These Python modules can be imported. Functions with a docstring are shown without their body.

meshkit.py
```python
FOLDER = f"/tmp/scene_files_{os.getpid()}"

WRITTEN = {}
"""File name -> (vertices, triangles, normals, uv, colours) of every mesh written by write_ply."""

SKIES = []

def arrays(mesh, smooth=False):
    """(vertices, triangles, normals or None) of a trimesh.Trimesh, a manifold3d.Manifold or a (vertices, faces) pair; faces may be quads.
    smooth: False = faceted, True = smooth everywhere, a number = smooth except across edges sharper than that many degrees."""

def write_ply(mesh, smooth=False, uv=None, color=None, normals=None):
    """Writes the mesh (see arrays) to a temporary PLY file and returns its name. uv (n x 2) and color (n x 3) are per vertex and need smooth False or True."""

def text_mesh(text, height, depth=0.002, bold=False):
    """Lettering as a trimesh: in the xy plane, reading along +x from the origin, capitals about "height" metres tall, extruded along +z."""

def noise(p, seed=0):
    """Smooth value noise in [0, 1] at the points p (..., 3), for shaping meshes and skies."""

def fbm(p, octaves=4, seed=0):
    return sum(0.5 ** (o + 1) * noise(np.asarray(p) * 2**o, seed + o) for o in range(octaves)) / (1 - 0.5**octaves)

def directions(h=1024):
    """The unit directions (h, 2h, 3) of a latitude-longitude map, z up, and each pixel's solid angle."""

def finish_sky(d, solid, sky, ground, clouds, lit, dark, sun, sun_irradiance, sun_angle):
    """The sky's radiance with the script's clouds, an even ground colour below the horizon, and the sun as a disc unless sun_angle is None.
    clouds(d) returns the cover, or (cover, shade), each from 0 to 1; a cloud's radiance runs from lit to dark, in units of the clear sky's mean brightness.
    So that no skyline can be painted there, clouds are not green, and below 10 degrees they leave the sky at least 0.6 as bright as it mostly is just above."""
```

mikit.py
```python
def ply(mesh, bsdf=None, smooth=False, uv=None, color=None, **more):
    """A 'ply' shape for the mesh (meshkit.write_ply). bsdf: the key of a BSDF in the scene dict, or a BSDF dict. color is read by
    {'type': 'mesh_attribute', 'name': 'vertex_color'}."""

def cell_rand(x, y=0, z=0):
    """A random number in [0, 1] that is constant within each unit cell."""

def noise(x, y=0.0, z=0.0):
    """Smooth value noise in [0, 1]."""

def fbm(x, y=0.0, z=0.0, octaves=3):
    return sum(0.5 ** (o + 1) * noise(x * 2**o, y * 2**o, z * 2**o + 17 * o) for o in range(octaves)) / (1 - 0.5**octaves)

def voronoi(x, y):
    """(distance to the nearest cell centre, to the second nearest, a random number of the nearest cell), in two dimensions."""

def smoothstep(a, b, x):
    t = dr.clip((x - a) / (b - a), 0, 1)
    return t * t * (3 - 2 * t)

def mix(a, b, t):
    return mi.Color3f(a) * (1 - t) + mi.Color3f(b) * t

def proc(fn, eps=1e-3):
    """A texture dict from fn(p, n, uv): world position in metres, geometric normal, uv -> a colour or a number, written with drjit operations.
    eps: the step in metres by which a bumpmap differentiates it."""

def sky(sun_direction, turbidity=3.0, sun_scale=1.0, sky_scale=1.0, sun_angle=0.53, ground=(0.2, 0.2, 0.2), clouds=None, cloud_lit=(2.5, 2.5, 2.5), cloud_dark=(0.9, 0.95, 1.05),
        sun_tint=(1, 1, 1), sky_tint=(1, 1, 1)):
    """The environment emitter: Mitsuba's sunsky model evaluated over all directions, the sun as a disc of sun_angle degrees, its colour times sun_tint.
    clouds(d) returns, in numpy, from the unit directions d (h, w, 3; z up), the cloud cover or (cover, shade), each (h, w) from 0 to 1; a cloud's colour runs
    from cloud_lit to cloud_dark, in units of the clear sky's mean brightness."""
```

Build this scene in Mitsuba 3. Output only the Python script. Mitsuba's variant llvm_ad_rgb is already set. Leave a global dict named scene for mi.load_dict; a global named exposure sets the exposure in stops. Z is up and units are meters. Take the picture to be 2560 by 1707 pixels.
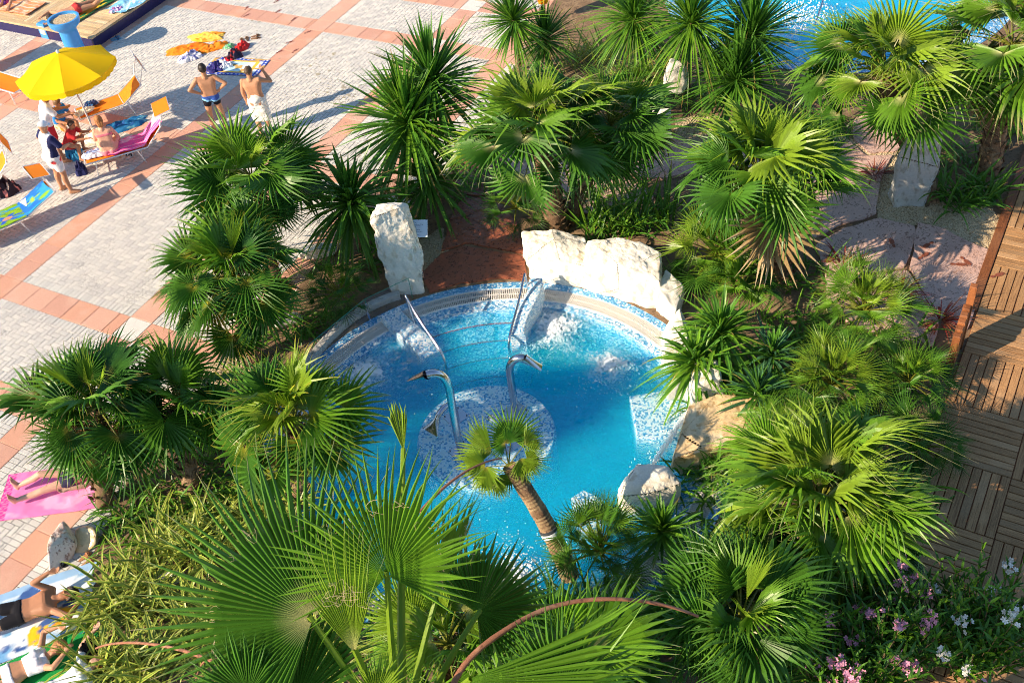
import math, numpy as np, trimesh, manifold3d as m3, mitsuba as mi, drjit as dr, mikit
from shapely.geometry import Polygon, Point, LineString, box as sbox
from shapely.ops import unary_union
from shapely import affinity
from meshkit import noise as vnoise, fbm as vfbm, text_mesh
T = mi.ScalarTransform4f
A = np.array
PI = math.pi
scene, labels = {}, {}

# ------------------------------------------------------------------ camera, daylight, exposure
EYE = A([0.4923, -11.4208, 12.7306])
FWD = A([-0.000000, 0.729190, -0.684311])
UPV = A([0.134171, 0.678124, 0.722597])
scene['camera'] = dict(type='perspective', fov=50.7777, fov_axis='x', near_clip=0.2, far_clip=600.0,
                       to_world=T().look_at(origin=EYE.tolist(), target=(EYE + FWD).tolist(), up=UPV.tolist()))
SUN_AZ, SUN_EL = math.radians(202), math.radians(29)
SUN = A([math.cos(SUN_AZ) * math.cos(SUN_EL), math.sin(SUN_AZ) * math.cos(SUN_EL), math.sin(SUN_EL)])
scene['daylight'] = mikit.sky(SUN.tolist(), turbidity=3.0, sun_tint=(0.98, 1.0, 1.10))
exposure = 2.65

# ------------------------------------------------------------------ helpers
used = {}


def key_of(name, parent=None):
    k = name if parent is None else parent + '__' + name
    n = used.get(k, 0)
    used[k] = n + 1
    return k if n == 0 else '%s_%03d' % (k, n)


def put(name, mesh, bsdf, parent=None, smooth=False, uv=None, color=None, m=None, stuff=False, label=None):
    """one entry of the scene; mesh may be a finished ply dict"""
    k = key_of(name, parent)
    d = dict(mesh) if isinstance(mesh, dict) else mikit.ply(mesh, bsdf, smooth=smooth, uv=uv, color=color)
    if m is not None:
        d['to_world'] = T(np.asarray(m, float).tolist())
    scene[k] = d
    if stuff:
        labels.setdefault(k, {})['kind'] = 'stuff'
    if label:
        labels.setdefault(k, {})['label'] = label
    return k


def thing(name, label, cat, group=None):
    k = key_of(name)
    labels[k] = dict(label=label, category=cat)
    if group:
        labels[k]['group'] = group
    return k


def tag(k, label, cat=None, group=None, kind=None):
    d = labels.setdefault(k, {})
    d['label'] = label
    if cat: d['category'] = cat
    if group: d['group'] = group
    if kind: d['kind'] = kind


def nrm(v):
    v = np.asarray(v, float)
    return v / np.maximum(np.linalg.norm(v, axis=-1, keepdims=True), 1e-12)


def frame(o, x, z=(0, 0, 1), s=1.0):
    """4x4: local x along x, local z near z, origin o, scale s"""
    x = nrm(x); z = A(z, float); z = nrm(z - x * (z @ x)); y = np.cross(z, x)
    M = np.eye(4); M[:3, 0], M[:3, 1], M[:3, 2], M[:3, 3] = x * s, y * s, z * s, o
    return M


def yaw(o, a, s=1.0):
    return frame(o, (math.cos(a), math.sin(a), 0), (0, 0, 1), s)


def xf(v, M):
    return np.asarray(v) @ M[:3, :3].T + M[:3, 3]


def cat(parts):
    vs, fs, n = [], [], 0
    for p in parts:
        v, f = (p.vertices, p.faces) if hasattr(p, 'vertices') else p
        f = np.asarray(f)
        if f.shape[1] == 4: f = np.vstack([f[:, [0, 1, 2]], f[:, [0, 2, 3]]])
        vs.append(np.asarray(v, float)); fs.append(f + n); n += len(v)
    return np.vstack(vs), np.vstack(fs)


def tube(path, rad, n=10, cap=True):
    """tube along a polyline; rad a number or one per point"""
    p = np.asarray(path, float); r = np.broadcast_to(np.asarray(rad, float), (len(p),))
    t = nrm(np.gradient(p, axis=0)); up = A([0, 0, 1.0]) if abs(t[0, 2]) < .9 else A([1.0, 0, 0])
    u = nrm(np.cross(t[0], up)); rings = []
    for i in range(len(p)):
        u = nrm(u - t[i] * (u @ t[i])); w = np.cross(t[i], u)
        a = np.arange(n) * 2 * PI / n
        rings.append(p[i] + r[i] * (np.cos(a)[:, None] * u + np.sin(a)[:, None] * w))
    v = np.vstack(rings); f = []
    for i in range(len(p) - 1):
        for k in range(n):
            a, b = i * n + k, i * n + (k + 1) % n
            f += [[a, b, b + n], [a, b + n, a + n]]
    if cap:
        v = np.vstack([v, p[:1], p[-1:]]); m = len(p) * n
        for k in range(n):
            f += [[(k + 1) % n, k, m], [m - n + k, m - n + (k + 1) % n, m + 1]]
    return v, A(f)


def spline(pts, n=24):
    from scipy.interpolate import CubicSpline
    pts = np.asarray(pts, float); t = np.r_[0, np.cumsum(np.linalg.norm(np.diff(pts, axis=0), axis=1))]
    return CubicSpline(t, pts)(np.linspace(0, t[-1], n))


def bbox(lo, hi, bevel=0.0):
    """box with bevelled top edges"""
    (x0, y0, z0), (x1, y1, z1) = lo, hi; b = bevel
    if b <= 0:
        v = A([[x, y, z] for z in (z0, z1) for (x, y) in ((x0, y0), (x1, y0), (x1, y1), (x0, y1))], float); L = 2
    else:
        v = A([[x0, y0, z0], [x1, y0, z0], [x1, y1, z0], [x0, y1, z0], [x0, y0, z1 - b], [x1, y0, z1 - b], [x1, y1, z1 - b], [x0, y1, z1 - b],
               [x0 + b, y0 + b, z1], [x1 - b, y0 + b, z1], [x1 - b, y1 - b, z1], [x0 + b, y1 - b, z1]], float); L = 3
    f = [[0, 3, 2], [0, 2, 1]]
    for l in range(L - 1):
        for k in range(4):
            a, c = l * 4 + k, l * 4 + (k + 1) % 4
            f += [[a, c, c + 4], [a, c + 4, a + 4]]
    t = (L - 1) * 4
    return v, A(f + [[t, t + 1, t + 2], [t, t + 2, t + 3]])


def prism(poly, z0, z1, bevel=0.0):
    """shapely polygon -> solid, its top edge bevelled"""
    out = []
    for g in getattr(poly, 'geoms', [poly]):
        if g.is_empty or g.area < 1e-6 or g.geom_type != 'Polygon': continue
        if bevel and len(g.exterior.coords) <= 12 and not g.interiors:
            c = A(g.exterior.coords)[:-1]
            if g.exterior.is_ccw is False: c = c[::-1]
            ctr = c.mean(0); n = len(c)
            ci = A(g.buffer(-bevel, join_style=2).exterior.coords)[:-1] if not g.buffer(-bevel, join_style=2).is_empty and g.buffer(-bevel, join_style=2).geom_type == 'Polygon' else c[:0]
            if len(ci) == n:
                if not Polygon(ci).exterior.is_ccw: ci = ci[::-1]
                k = int(np.argmin(np.linalg.norm(ci - c[0], axis=1))); ci = np.roll(ci, -k, axis=0)
                v = np.vstack([np.c_[c, np.full(n, z0)], np.c_[c, np.full(n, z1 - bevel)], np.c_[ci, np.full(n, z1)], [[*ctr, z1]]])
                f = []
                for l in range(2):
                    for q in range(n):
                        a, b = l * n + q, l * n + (q + 1) % n
                        f += [[a, b, b + n], [a, b + n, a + n]]
                f += [[2 * n + q, 2 * n + (q + 1) % n, 3 * n] for q in range(n)]
                out.append((v, A(f))); continue
        m = trimesh.creation.extrude_polygon(g, z1 - z0, engine='earcut'); m.apply_translation([0, 0, z0])
        out.append((m.vertices, m.faces))
    return cat(out) if out else None


def sheet(poly, z):
    vs = [];
    for g in getattr(poly, 'geoms', [poly]):
        v, f = trimesh.creation.triangulate_polygon(g, engine='earcut')
        vs.append((np.c_[v, np.full(len(v), z)], f))
    v, f = cat(vs)
    n = np.cross(v[f[:, 1]] - v[f[:, 0]], v[f[:, 2]] - v[f[:, 0]])[:, 2]
    f = np.where((n < 0)[:, None], f[:, ::-1], f)
    return v, f


def grid(nu, nv):
    """unit grid (u, v) and quads"""
    u, v = np.meshgrid(np.linspace(0, 1, nu), np.linspace(0, 1, nv), indexing='ij')
    i = np.arange(nu * nv).reshape(nu, nv)
    f = np.stack([i[:-1, :-1], i[1:, :-1], i[1:, 1:], i[:-1, 1:]], -1).reshape(-1, 4)
    return u.ravel(), v.ravel(), np.vstack([f[:, [0, 1, 2]], f[:, [0, 2, 3]]])


def hullmesh(pts):
    return trimesh.convex.convex_hull(np.asarray(pts, float))


def ico(sub=2):
    m = trimesh.creation.icosphere(subdivisions=sub)
    return A(m.vertices), A(m.faces)


# ------------------------------------------------------------------ materials
N_, FB, SS, MIX, CR = mikit.noise, mikit.fbm, mikit.smoothstep, mikit.mix, mikit.cell_rand


def mat(name, color, rough=0.6, spec=0.4, metal=0.0, bump=None, bscale=0.002, eps=2e-3, **kw):
    c = mikit.proc(color) if callable(color) else (color if isinstance(color, dict) else dict(type='rgb', value=list(color)))
    d = dict(type='principled', base_color=c, roughness=rough if not callable(rough) else mikit.proc(rough), specular=spec, metallic=metal, **kw)
    if bump is not None:
        d = dict(type='bumpmap', arbitrary=mikit.proc(bump, eps), scale=bscale, bsdf=d)
    scene[name] = dict(type='twosided', bsdf=d)


VC = dict(type='mesh_attribute', name='vertex_color')


def paver_col(base):
    def f(p, n, uv):
        g = N_(p.x * 90, p.y * 90, 3.0)
        spot = SS(0.74, 0.80, N_(p.x * 3.3, p.y * 3.3, 9.0)) * SS(.55, .75, N_(p.x * 41, p.y * 41, 2.0))
        c = mi.Color3f(base) * (0.92 + 0.10 * g)
        return MIX(c, mi.Color3f(base) * 0.62, spot * 0.5)
    return f


for i, c in enumerate([(0.575, 0.565, 0.535), (0.53, 0.522, 0.50), (0.615, 0.602, 0.565)]):
    mat('paver_%d' % i, paver_col(c), 0.8, 0.25)


def terra_col(base):
    def f(p, n, uv):
        s = FB(p.x * 3.1, p.y * 3.1, 4.0, 3); g = N_(p.x * 120, p.y * 120)
        return MIX(mi.Color3f(base), mi.Color3f(0.64, 0.42, 0.32), SS(.45, .8, s) * 0.55) * (0.9 + 0.16 * g)
    return f


for i, c in enumerate([(0.61, 0.325, 0.225), (0.63, 0.37, 0.275), (0.57, 0.315, 0.235)]):
    mat('terracotta_%d' % i, terra_col(c), 0.65, 0.3)
mat('white_tile', paver_col((0.66, 0.645, 0.60)), 0.7, 0.3)
mat('mortar', paver_col((0.15, 0.135, 0.115)), 0.9, 0.1)


def mosaic_col(w0, w1, dark=(0.055, 0.25, 0.52), mid=(0.20, 0.46, 0.68), white=(0.74, 0.80, 0.82)):
    def f(p, n, uv):
        k = 38.0
        x, y, z = p.x * k + 0.37, p.y * k + 0.21, p.z * k + 0.5
        fx, fy, fz = x - dr.floor(x), y - dr.floor(y), z - dr.floor(z)
        r = CR(x, y, z)
        c = dr.select(r < w0, mi.Color3f(white), dr.select(r < w1, mi.Color3f(mid), mi.Color3f(dark)))
        return c * (0.93 + 0.12 * CR(x + 7, y, z))
    return f


mat('mosaic_coping', mosaic_col(0.16, 0.55), 0.16, 0.5)
mat('mosaic_light', mosaic_col(0.62, 0.86), 0.14, 0.5)
mat('mosaic_mid', mosaic_col(0.40, 0.78), 0.16, 0.5)
mat('mosaic_step', mosaic_col(0.34, 0.72, dark=(0.05, 0.28, 0.56), mid=(0.16, 0.48, 0.70), white=(0.62, 0.77, 0.83)), 0.2, 0.5)
mat('pool_floor', mosaic_col(0.05, 0.5, dark=(0.015, 0.42, 0.72), mid=(0.02, 0.50, 0.80), white=(0.04, 0.55, 0.82)), 0.3, 0.4)
mat('red_tile', (0.42, 0.035, 0.06), 0.3, 0.5)
mat('grate', (0.78, 0.76, 0.72), 0.45, 0.4)
mat('drain', (0.05, 0.06, 0.07), 0.8, 0.2)
scene['pool_water_body'] = dict(type='homogeneous', albedo=dict(type='rgb', value=[0.022, 0.83, 0.998]), sigma_t=1.9)
scene['water'] = dict(type='thindielectric', int_ior=1.33)
scene['steel'] = dict(type='twosided', bsdf=dict(type='roughconductor', material='Cr', alpha=0.07, specular_reflectance=dict(type='rgb', value=[0.97, 0.97, 0.97])))
scene['aluminium'] = dict(type='twosided', bsdf=dict(type='principled', base_color=dict(type='rgb', value=[0.78, 0.79, 0.80]), metallic=0.55, roughness=0.35))
scene['clear_glass'] = dict(type='thindielectric', int_ior=1.5)


def stone_col(base, dirt, warm, k=1.0, amt=0.5):
    def f(p, n, uv):
        a = FB(p.x * 2.3 * k, p.y * 2.3 * k, p.z * 2.3 * k, 4)
        b = FB(p.x * 11 * k, p.y * 11 * k, p.z * 5 * k, 3)
        g = N_(p.x * 60, p.y * 60, p.z * 60)
        c = MIX(mi.Color3f(base), mi.Color3f(warm), SS(.48, .72, a) * amt)
        c = MIX(c, mi.Color3f(dirt), SS(.56, .74, b) * amt)
        return c * (0.88 + 0.2 * g)
    return f


rockbump = lambda p, n, uv: FB(p.x * 14, p.y * 14, p.z * 14, 4)
mat('limestone', stone_col((0.76, 0.735, 0.66), (0.50, 0.38, 0.22), (0.76, 0.68, 0.50), 1, .5), 0.85, 0.2, bump=rockbump, bscale=0.02)
mat('grey_stone', stone_col((0.47, 0.47, 0.45), (0.30, 0.28, 0.23), (0.58, 0.56, 0.50), 1.2, .7), 0.85, 0.2, bump=rockbump, bscale=0.02)
mat('yellow_stone', stone_col((0.62, 0.46, 0.25), (0.40, 0.25, 0.10), (0.70, 0.60, 0.42), 1.4, .8), 0.35, 0.5, bump=rockbump, bscale=0.015)


def porph(base, dark, k=1.0):
    def f(p, n, uv):
        a = FB(p.x * 1.6, p.y * 1.6, 2.0, 3)
        b = N_(p.x * 23, p.y * 23, 1.0) * N_(p.x * 55, p.y * 55, 5.0)
        c = MIX(mi.Color3f(base), mi.Color3f(dark), SS(.46, .72, a) * .45)
        c = MIX(c, mi.Color3f(dark) * 0.55, SS(.36, .52, b) * k)
        return c * (0.87 + 0.2 * N_(p.x * 70, p.y * 70, 3.0))
    return f


mat('porphyry', porph((0.56, 0.39, 0.335), (0.44, 0.255, 0.20), .8), 0.75, 0.3, bump=lambda p, n, uv: FB(p.x * 9, p.y * 9, 1.0, 4), bscale=0.016)
mat('red_porphyry', porph((0.30, 0.095, 0.05), (0.15, 0.045, 0.03), .9), 0.42, 0.5, bump=lambda p, n, uv: FB(p.x * 13, p.y * 13, 1.0, 4), bscale=0.035)


def gravel_col(p, n, uv):
    d, e, r = mikit.voronoi(p.x * 55, p.y * 55)
    c = MIX((0.55, 0.44, 0.27), (0.68, 0.58, 0.42), r)
    c = MIX(c, (0.36, 0.26, 0.15), SS(.8, .86, r))
    return MIX(c * 0.6, c, SS(.0, .18, e - d)) * (0.8 + .35 * N_(p.x * 1.3, p.y * 1.3))


mat('loose_gravel', gravel_col, 0.9, 0.15, bump=lambda p, n, uv: 1 - mikit.voronoi(p.x * 55, p.y * 55)[0], bscale=0.012)
mat('soil', stone_col((0.20, 0.135, 0.085), (0.10, 0.07, 0.05), (0.30, 0.21, 0.13), 2.0, .8), 0.95, 0.1)


def wood_col(base, dark, grey):
    def f(p, n, uv):
        r = CR(uv.x * 0.0 + 3.0, dr.floor(uv.y), 5.0)
        v = uv.y - dr.floor(uv.y)
        g = FB(uv.x * 5 + r * 90, v * 22, r * 31, 3)
        w = N_(uv.x * 2.2 + r * 40, r * 17, 2.0)
        c = MIX(mi.Color3f(base), mi.Color3f(dark), SS(.42, .72, g) * 0.75)
        c = MIX(c, mi.Color3f(grey), SS(.5, .8, w) * .55)
        return c * (0.75 + 0.45 * r)
    return f


mat('deck_wood', wood_col((0.42, 0.235, 0.105), (0.21, 0.105, 0.045), (0.44, 0.28, 0.15)), 0.7, 0.3)
mat('pale_wood', wood_col((0.62, 0.46, 0.27), (0.47, 0.32, 0.16), (0.64, 0.53, 0.37)), 0.7, 0.3)
mat('beam_wood', wood_col((0.28, 0.10, 0.035), (0.16, 0.055, 0.02), (0.30, 0.13, 0.06)), 0.6, 0.35)
mat('navy_tile', (0.018, 0.014, 0.085), 0.3, 0.5)
mat('cloth', VC, 0.85, 0.15, sheen=0.3)
mat('skin', VC, 0.5, 0.35)
mat('hair', VC, 0.55, 0.4)
mat('paint', VC, 0.4, 0.4)
mat('bark', stone_col((0.20, 0.125, 0.075), (0.09, 0.055, 0.035), (0.34, 0.235, 0.14), 2.2, .9), 0.9, 0.15, bump=rockbump, bscale=0.02)
mat('stalk', stone_col((0.30, 0.13, 0.075), (0.14, 0.06, 0.04), (0.42, 0.22, 0.13), 3.0, .9), 0.6, 0.3)
mat('bark_pale', stone_col((0.30, 0.215, 0.12), (0.18, 0.12, 0.07), (0.40, 0.31, 0.19), 3.0, .8), 0.85, 0.15)
TONES = ['mid', 'bright', 'deep', 'blue', 'fresh', 'old', 'dead', 'yellow', 'brown', 'straw', 'cream', 'red', 'rust', 'pink', 'white', 'lime']  # deep: mid green darkened as painted shade, mostly on lower leaves
PAL = [(0.062, 0.175, 0.018), (0.185, 0.30, 0.022), (0.040, 0.130, 0.020), (0.052, 0.150, 0.062), (0.115, 0.255, 0.018), (0.19, 0.21, 0.028), (0.38, 0.26, 0.12),
       (0.44, 0.31, 0.035), (0.36, 0.19, 0.07), (0.62, 0.49, 0.31), (0.50, 0.50, 0.10), (0.24, 0.035, 0.026), (0.28, 0.08, 0.035), (0.80, 0.24, 0.44), (0.82, 0.80, 0.74), (0.25, 0.36, 0.03)]
TI = {t: i for i, t in enumerate(TONES)}


def leaf_uv(base, w=0.0, second=0, bright=1.0):
    """uv that says a leaf's two pigments, their mix and its brightness"""
    return [base * 10 + min(max(w, 0), 1) * 5 + 1, second * 10 + min(max(bright, 0.1), 2.4) * 3 + 1]


def leaf_col(p, n, uv):
    i, j = dr.floor(uv.x / 10), dr.floor(uv.y / 10)
    w, br = dr.clip((uv.x - i * 10 - 1) / 5, 0, 1), (uv.y - j * 10 - 1) / 3
    a, b = mi.Color3f(0), mi.Color3f(0)
    for k, c in enumerate(PAL):
        a = dr.select(dr.abs(i - k) < .5, mi.Color3f(c), a); b = dr.select(dr.abs(j - k) < .5, mi.Color3f(c), b)
    return dr.clip((a * (1 - w) + b * w) * br, 0, .9)


LC = mikit.proc(leaf_col)
scene['leaf'] = dict(type='blendbsdf', weight=0.5, bsdf_0=dict(type='twosided', bsdf=dict(type='principled', base_color=LC, roughness=0.36, specular=0.5)),
                     bsdf_1=dict(type='principledthin', base_color=LC, roughness=0.4, diff_trans=0.9, spec_trans=0.0, eta=1.45))
scene['petal'] = dict(type='twosided', bsdf=dict(type='principled', base_color=LC, roughness=0.6, specular=0.3))

# ------------------------------------------------------------------ ground, plaza, pool
PO = A([-9.1877, 5.2945]); VA = A([0.537916, 0.842998]); VB = A([0.842998, -0.537916])     # plaza axes: a away, b to the right
UA, UB = 0.5413, 0.52


def ab(a, b):
    return PO + VA * a * UA + VB * b * UB


def W2(c):
    """local plaza metres (along a, along b) -> world"""
    return PO + np.outer(c[:, 0], VA) + np.outer(c[:, 1], VB)


R_OUT, R_G1, R_G0, R_IN = 3.745, 3.60, 3.30, 3.16
POOL2C, POOL2R = A([9.6, 13.3]), 3.9
pool_hole = Point(0, 0).buffer(R_OUT - 0.005, quad_segs=48)
pool2_hole = Point(*POOL2C).buffer(POOL2R, quad_segs=48)
ground = sbox(-120, -90, 120, 160).difference(pool_hole).difference(pool2_hole)
tag(put('ground', sheet(ground, -0.075), 'soil'), 'bare brown soil under the planting and beyond the paving', kind='structure')

BED = [(-5.776, -3.366, 0), (-5.989, -2.064, 0), (-6.143, -1.269, 0), (-5.926, -0.161, 0), (-5.411, 1.559, 0), (-5.062, 2.307, 0), (-4.333, 3.136, 0), (-3.711, 3.55, 0), (-3.037, 5.034, 0), (-2.352, 5.768, -0), (-1.308, 6.331, 0),
       (-0.54, 7.207, 0), (0.199, 8.309, 0), (0.764, 9.983, 0), (1.402, 11.454, 0), (2.122, 13.266, 0), (2.944, 15.034, 0), (4.629, 19.21, 0)]
bed_line = [(x, y) for x, y, _ in BED]
bed = Polygon([(-6.2, -9)] + bed_line + [(4, 24), (30, 24), (30, -9)])
plaza_area = Polygon([(-34, -9), (-6.1, -9)] + bed_line + [(3, 26), (-34, 26)])
tag(put('plaza', sheet(plaza_area.buffer(0.12).difference(pool_hole), -0.05), 'mortar'), 'sunlit plaza of pale herringbone pavers divided by terracotta bands', kind='structure')

A_BANDS = [(-15.3, -14.3), (-4.1, -3.1), (0, 1), (10.165, 11.165), (20.39, 21.39), (24.3, 25.3), (35, 36)]
B_BANDS = [(-33, -32), (-22.0, -21.0), (-14.75, -13.75), (-11.2, -10.2), (-1, 0), (5.5, 6.5), (9.37, 10.37), (17, 18)]
rng = np.random.default_rng(5)
pl_local = Polygon(np.c_[(A(plaza_area.exterior.coords) - PO) @ VA, (A(plaza_area.exterior.coords) - PO) @ VB])
pieces = []                                                     # (polygon in local metres, what, centre)
G = 0.004
amin, amax, bmin, bmax = -15.3, 36, -33, 18
a_int = [(A_BANDS[i][1], A_BANDS[i + 1][0]) for i in range(len(A_BANDS) - 1)]
b_int = [(B_BANDS[i][1], B_BANDS[i + 1][0]) for i in range(len(B_BANDS) - 1)]


def add_piece(poly, what):
    q = poly.intersection(pl_local)
    for g in getattr(q, 'geoms', [q]):
        if g.geom_type == 'Polygon' and g.area > 4e-4:
            pieces.append((g, what))


def fill(lo, hi, n_long):
    """whole tiles from lo, a cut one last"""
    x, out = lo, []
    while x < hi - 0.02:
        out.append((x, min(x + n_long, hi))); x += n_long
    return out


WHITE = {(2, 5), (4, 5), (5, 5)}
for i, (a0, a1) in enumerate(A_BANDS):
    for j, (b0, b1) in enumerate(B_BANDS):
        add_piece(sbox(a0 * UA + G, b0 * UB + G, a1 * UA - G, b1 * UB - G), 'white' if (i, j) in WHITE else 'tile')
    for b0, b1 in b_int:
        for x0, x1 in fill(b0 * UB, b1 * UB, UB):
            add_piece(sbox(a0 * UA + G, x0 + G, a1 * UA - G, x1 - G), 'tile')
for b0, b1 in B_BANDS:
    for a0, a1 in a_int:
        n = max(1, round(a1 - a0)); st = (a1 - a0) * UA / n
        for k in range(n):
            add_piece(sbox(a0 * UA + k * st + G, b0 * UB + G, a0 * UA + (k + 1) * st - G, b1 * UB - G), 'tile')
PL, PW, g2 = 0.205, 0.1025, 0.0052
for a0, a1 in a_int:
    for b0, b1 in b_int:
        x0, x1, y0, y1 = a0 * UA, a1 * UA, b0 * UB, b1 * UB
        if not sbox(x0, y0, x1, y1).intersects(pl_local): continue
        H = PL
        # header courses along the bands
        for (p0, p1) in fill(y0, y1, PW):
            add_piece(sbox(x0 + g2, p0 + g2, x0 + H - g2, p1 - g2), 'paver'); add_piece(sbox(x1 - H + g2, p0 + g2, x1 - g2, p1 - g2), 'paver')
        for (p0, p1) in fill(x0 + H, x1 - H, PW):
            add_piece(sbox(p0 + g2, y0 + g2, p1 - g2, y0 + H - g2), 'paver'); add_piece(sbox(p0 + g2, y1 - H + g2, p1 - g2, y1 - g2), 'paver')
        inner = sbox(x0 + H, y0 + H, x1 - H, y1 - H)
        if inner.is_empty: continue
        nx, ny = int((x1 - x0) / PW) + 6, int((y1 - y0) / PW) + 6
        for r in range(ny):
            for k in range(-4, nx, 4):
                X, Y = x0 + H + (k + r % 4) * PW, y0 + H + r * PW
                for q in (sbox(X + g2, Y + g2, X + PL - g2, Y + PW - g2), sbox(X + PL + g2, Y - PW + g2, X + PL + PW - g2, Y + PW - g2)):
                    if not q.intersects(inner): continue
                    q2 = q if inner.contains(q) else q.intersection(inner)
                    if q2.area > 1e-3: add_piece(q2, 'paver')


def seen_px(c):
    d = A([c[0], c[1], 0.0]) - EYE
    z = d @ FWD; x = d @ np.cross(FWD, UPV); y = d @ UPV
    k = 1 / math.tan(math.radians(50.7777 / 2))
    u, v = k * x / z, k * y / z * 1.5
    return (1 / z ** 2) if abs(u) < 1.0 and abs(v) < 1.0 else 0.0


HIDE = Polygon([(-6.091, 1.967, 0)[:2], (-4.828, 2.411, 0)[:2], (-3.622, 3.315, 0)[:2], (-2.811, 5.233, 0)[:2], (-5.214, 8.841, 0)[:2], (-5.584, 4.381, 0)[:2]])
cents = [W2(A([g.centroid.coords[0]]))[0] for g, _ in pieces]
pav = [i for i, (g, w) in enumerate(pieces) if w == 'paver']
score = {i: (0 if HIDE.contains(Point(*cents[i])) else seen_px(cents[i]) * pieces[i][0].area) for i in pav}
solo = set(sorted(pav, key=lambda i: -score[i])[:300])
bulk = {0: [], 1: [], 2: []}
ntile = 0
for i, (g, w) in enumerate(pieces):
    tone = int(rng.integers(0, 3)); dz = rng.normal(0, 0.0012)
    c = A(g.exterior.coords)[:-1]
    gw = Polygon(W2(c))
    thick = prism(gw, -0.045, dz - (0.0 if w != 'paver' else 0.001), 0.005 if w != 'paver' else 0.004)
    if thick is None: continue
    if w == 'tile':
        if seen_px(cents[i]) > 0 and ntile < 300:
            put('terracotta_tile', thick, 'terracotta_%d' % tone, 'plaza'); ntile += 1
        else:
            bulk.setdefault('t%d' % tone, []).append(thick)
    elif w == 'white':
        put('white_tile', thick, 'white_tile', 'plaza')
    elif i in solo:
        put('paver', thick, 'paver_%d' % tone, 'plaza')
    else:
        bulk[tone].append(thick)
for k, lst in bulk.items():
    if lst:
        put('paving' if isinstance(k, int) else 'terracotta_paving', cat(lst), 'paver_%d' % k if isinstance(k, int) else 'terracotta_' + k[1], 'plaza', stuff=True)
# the manhole slab of grey concrete
sl = Polygon([ab(-0.45, 7.1), ab(-0.45, 8.9), ab(-1.8, 8.9), ab(-1.8, 7.1)])
k = put('manhole_cover', prism(sl, -0.04, 0.006, 0.006), 'grey_stone'); tag(k, 'square grey manhole cover let into the pale paving behind a palm', 'manhole cover')

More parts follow.
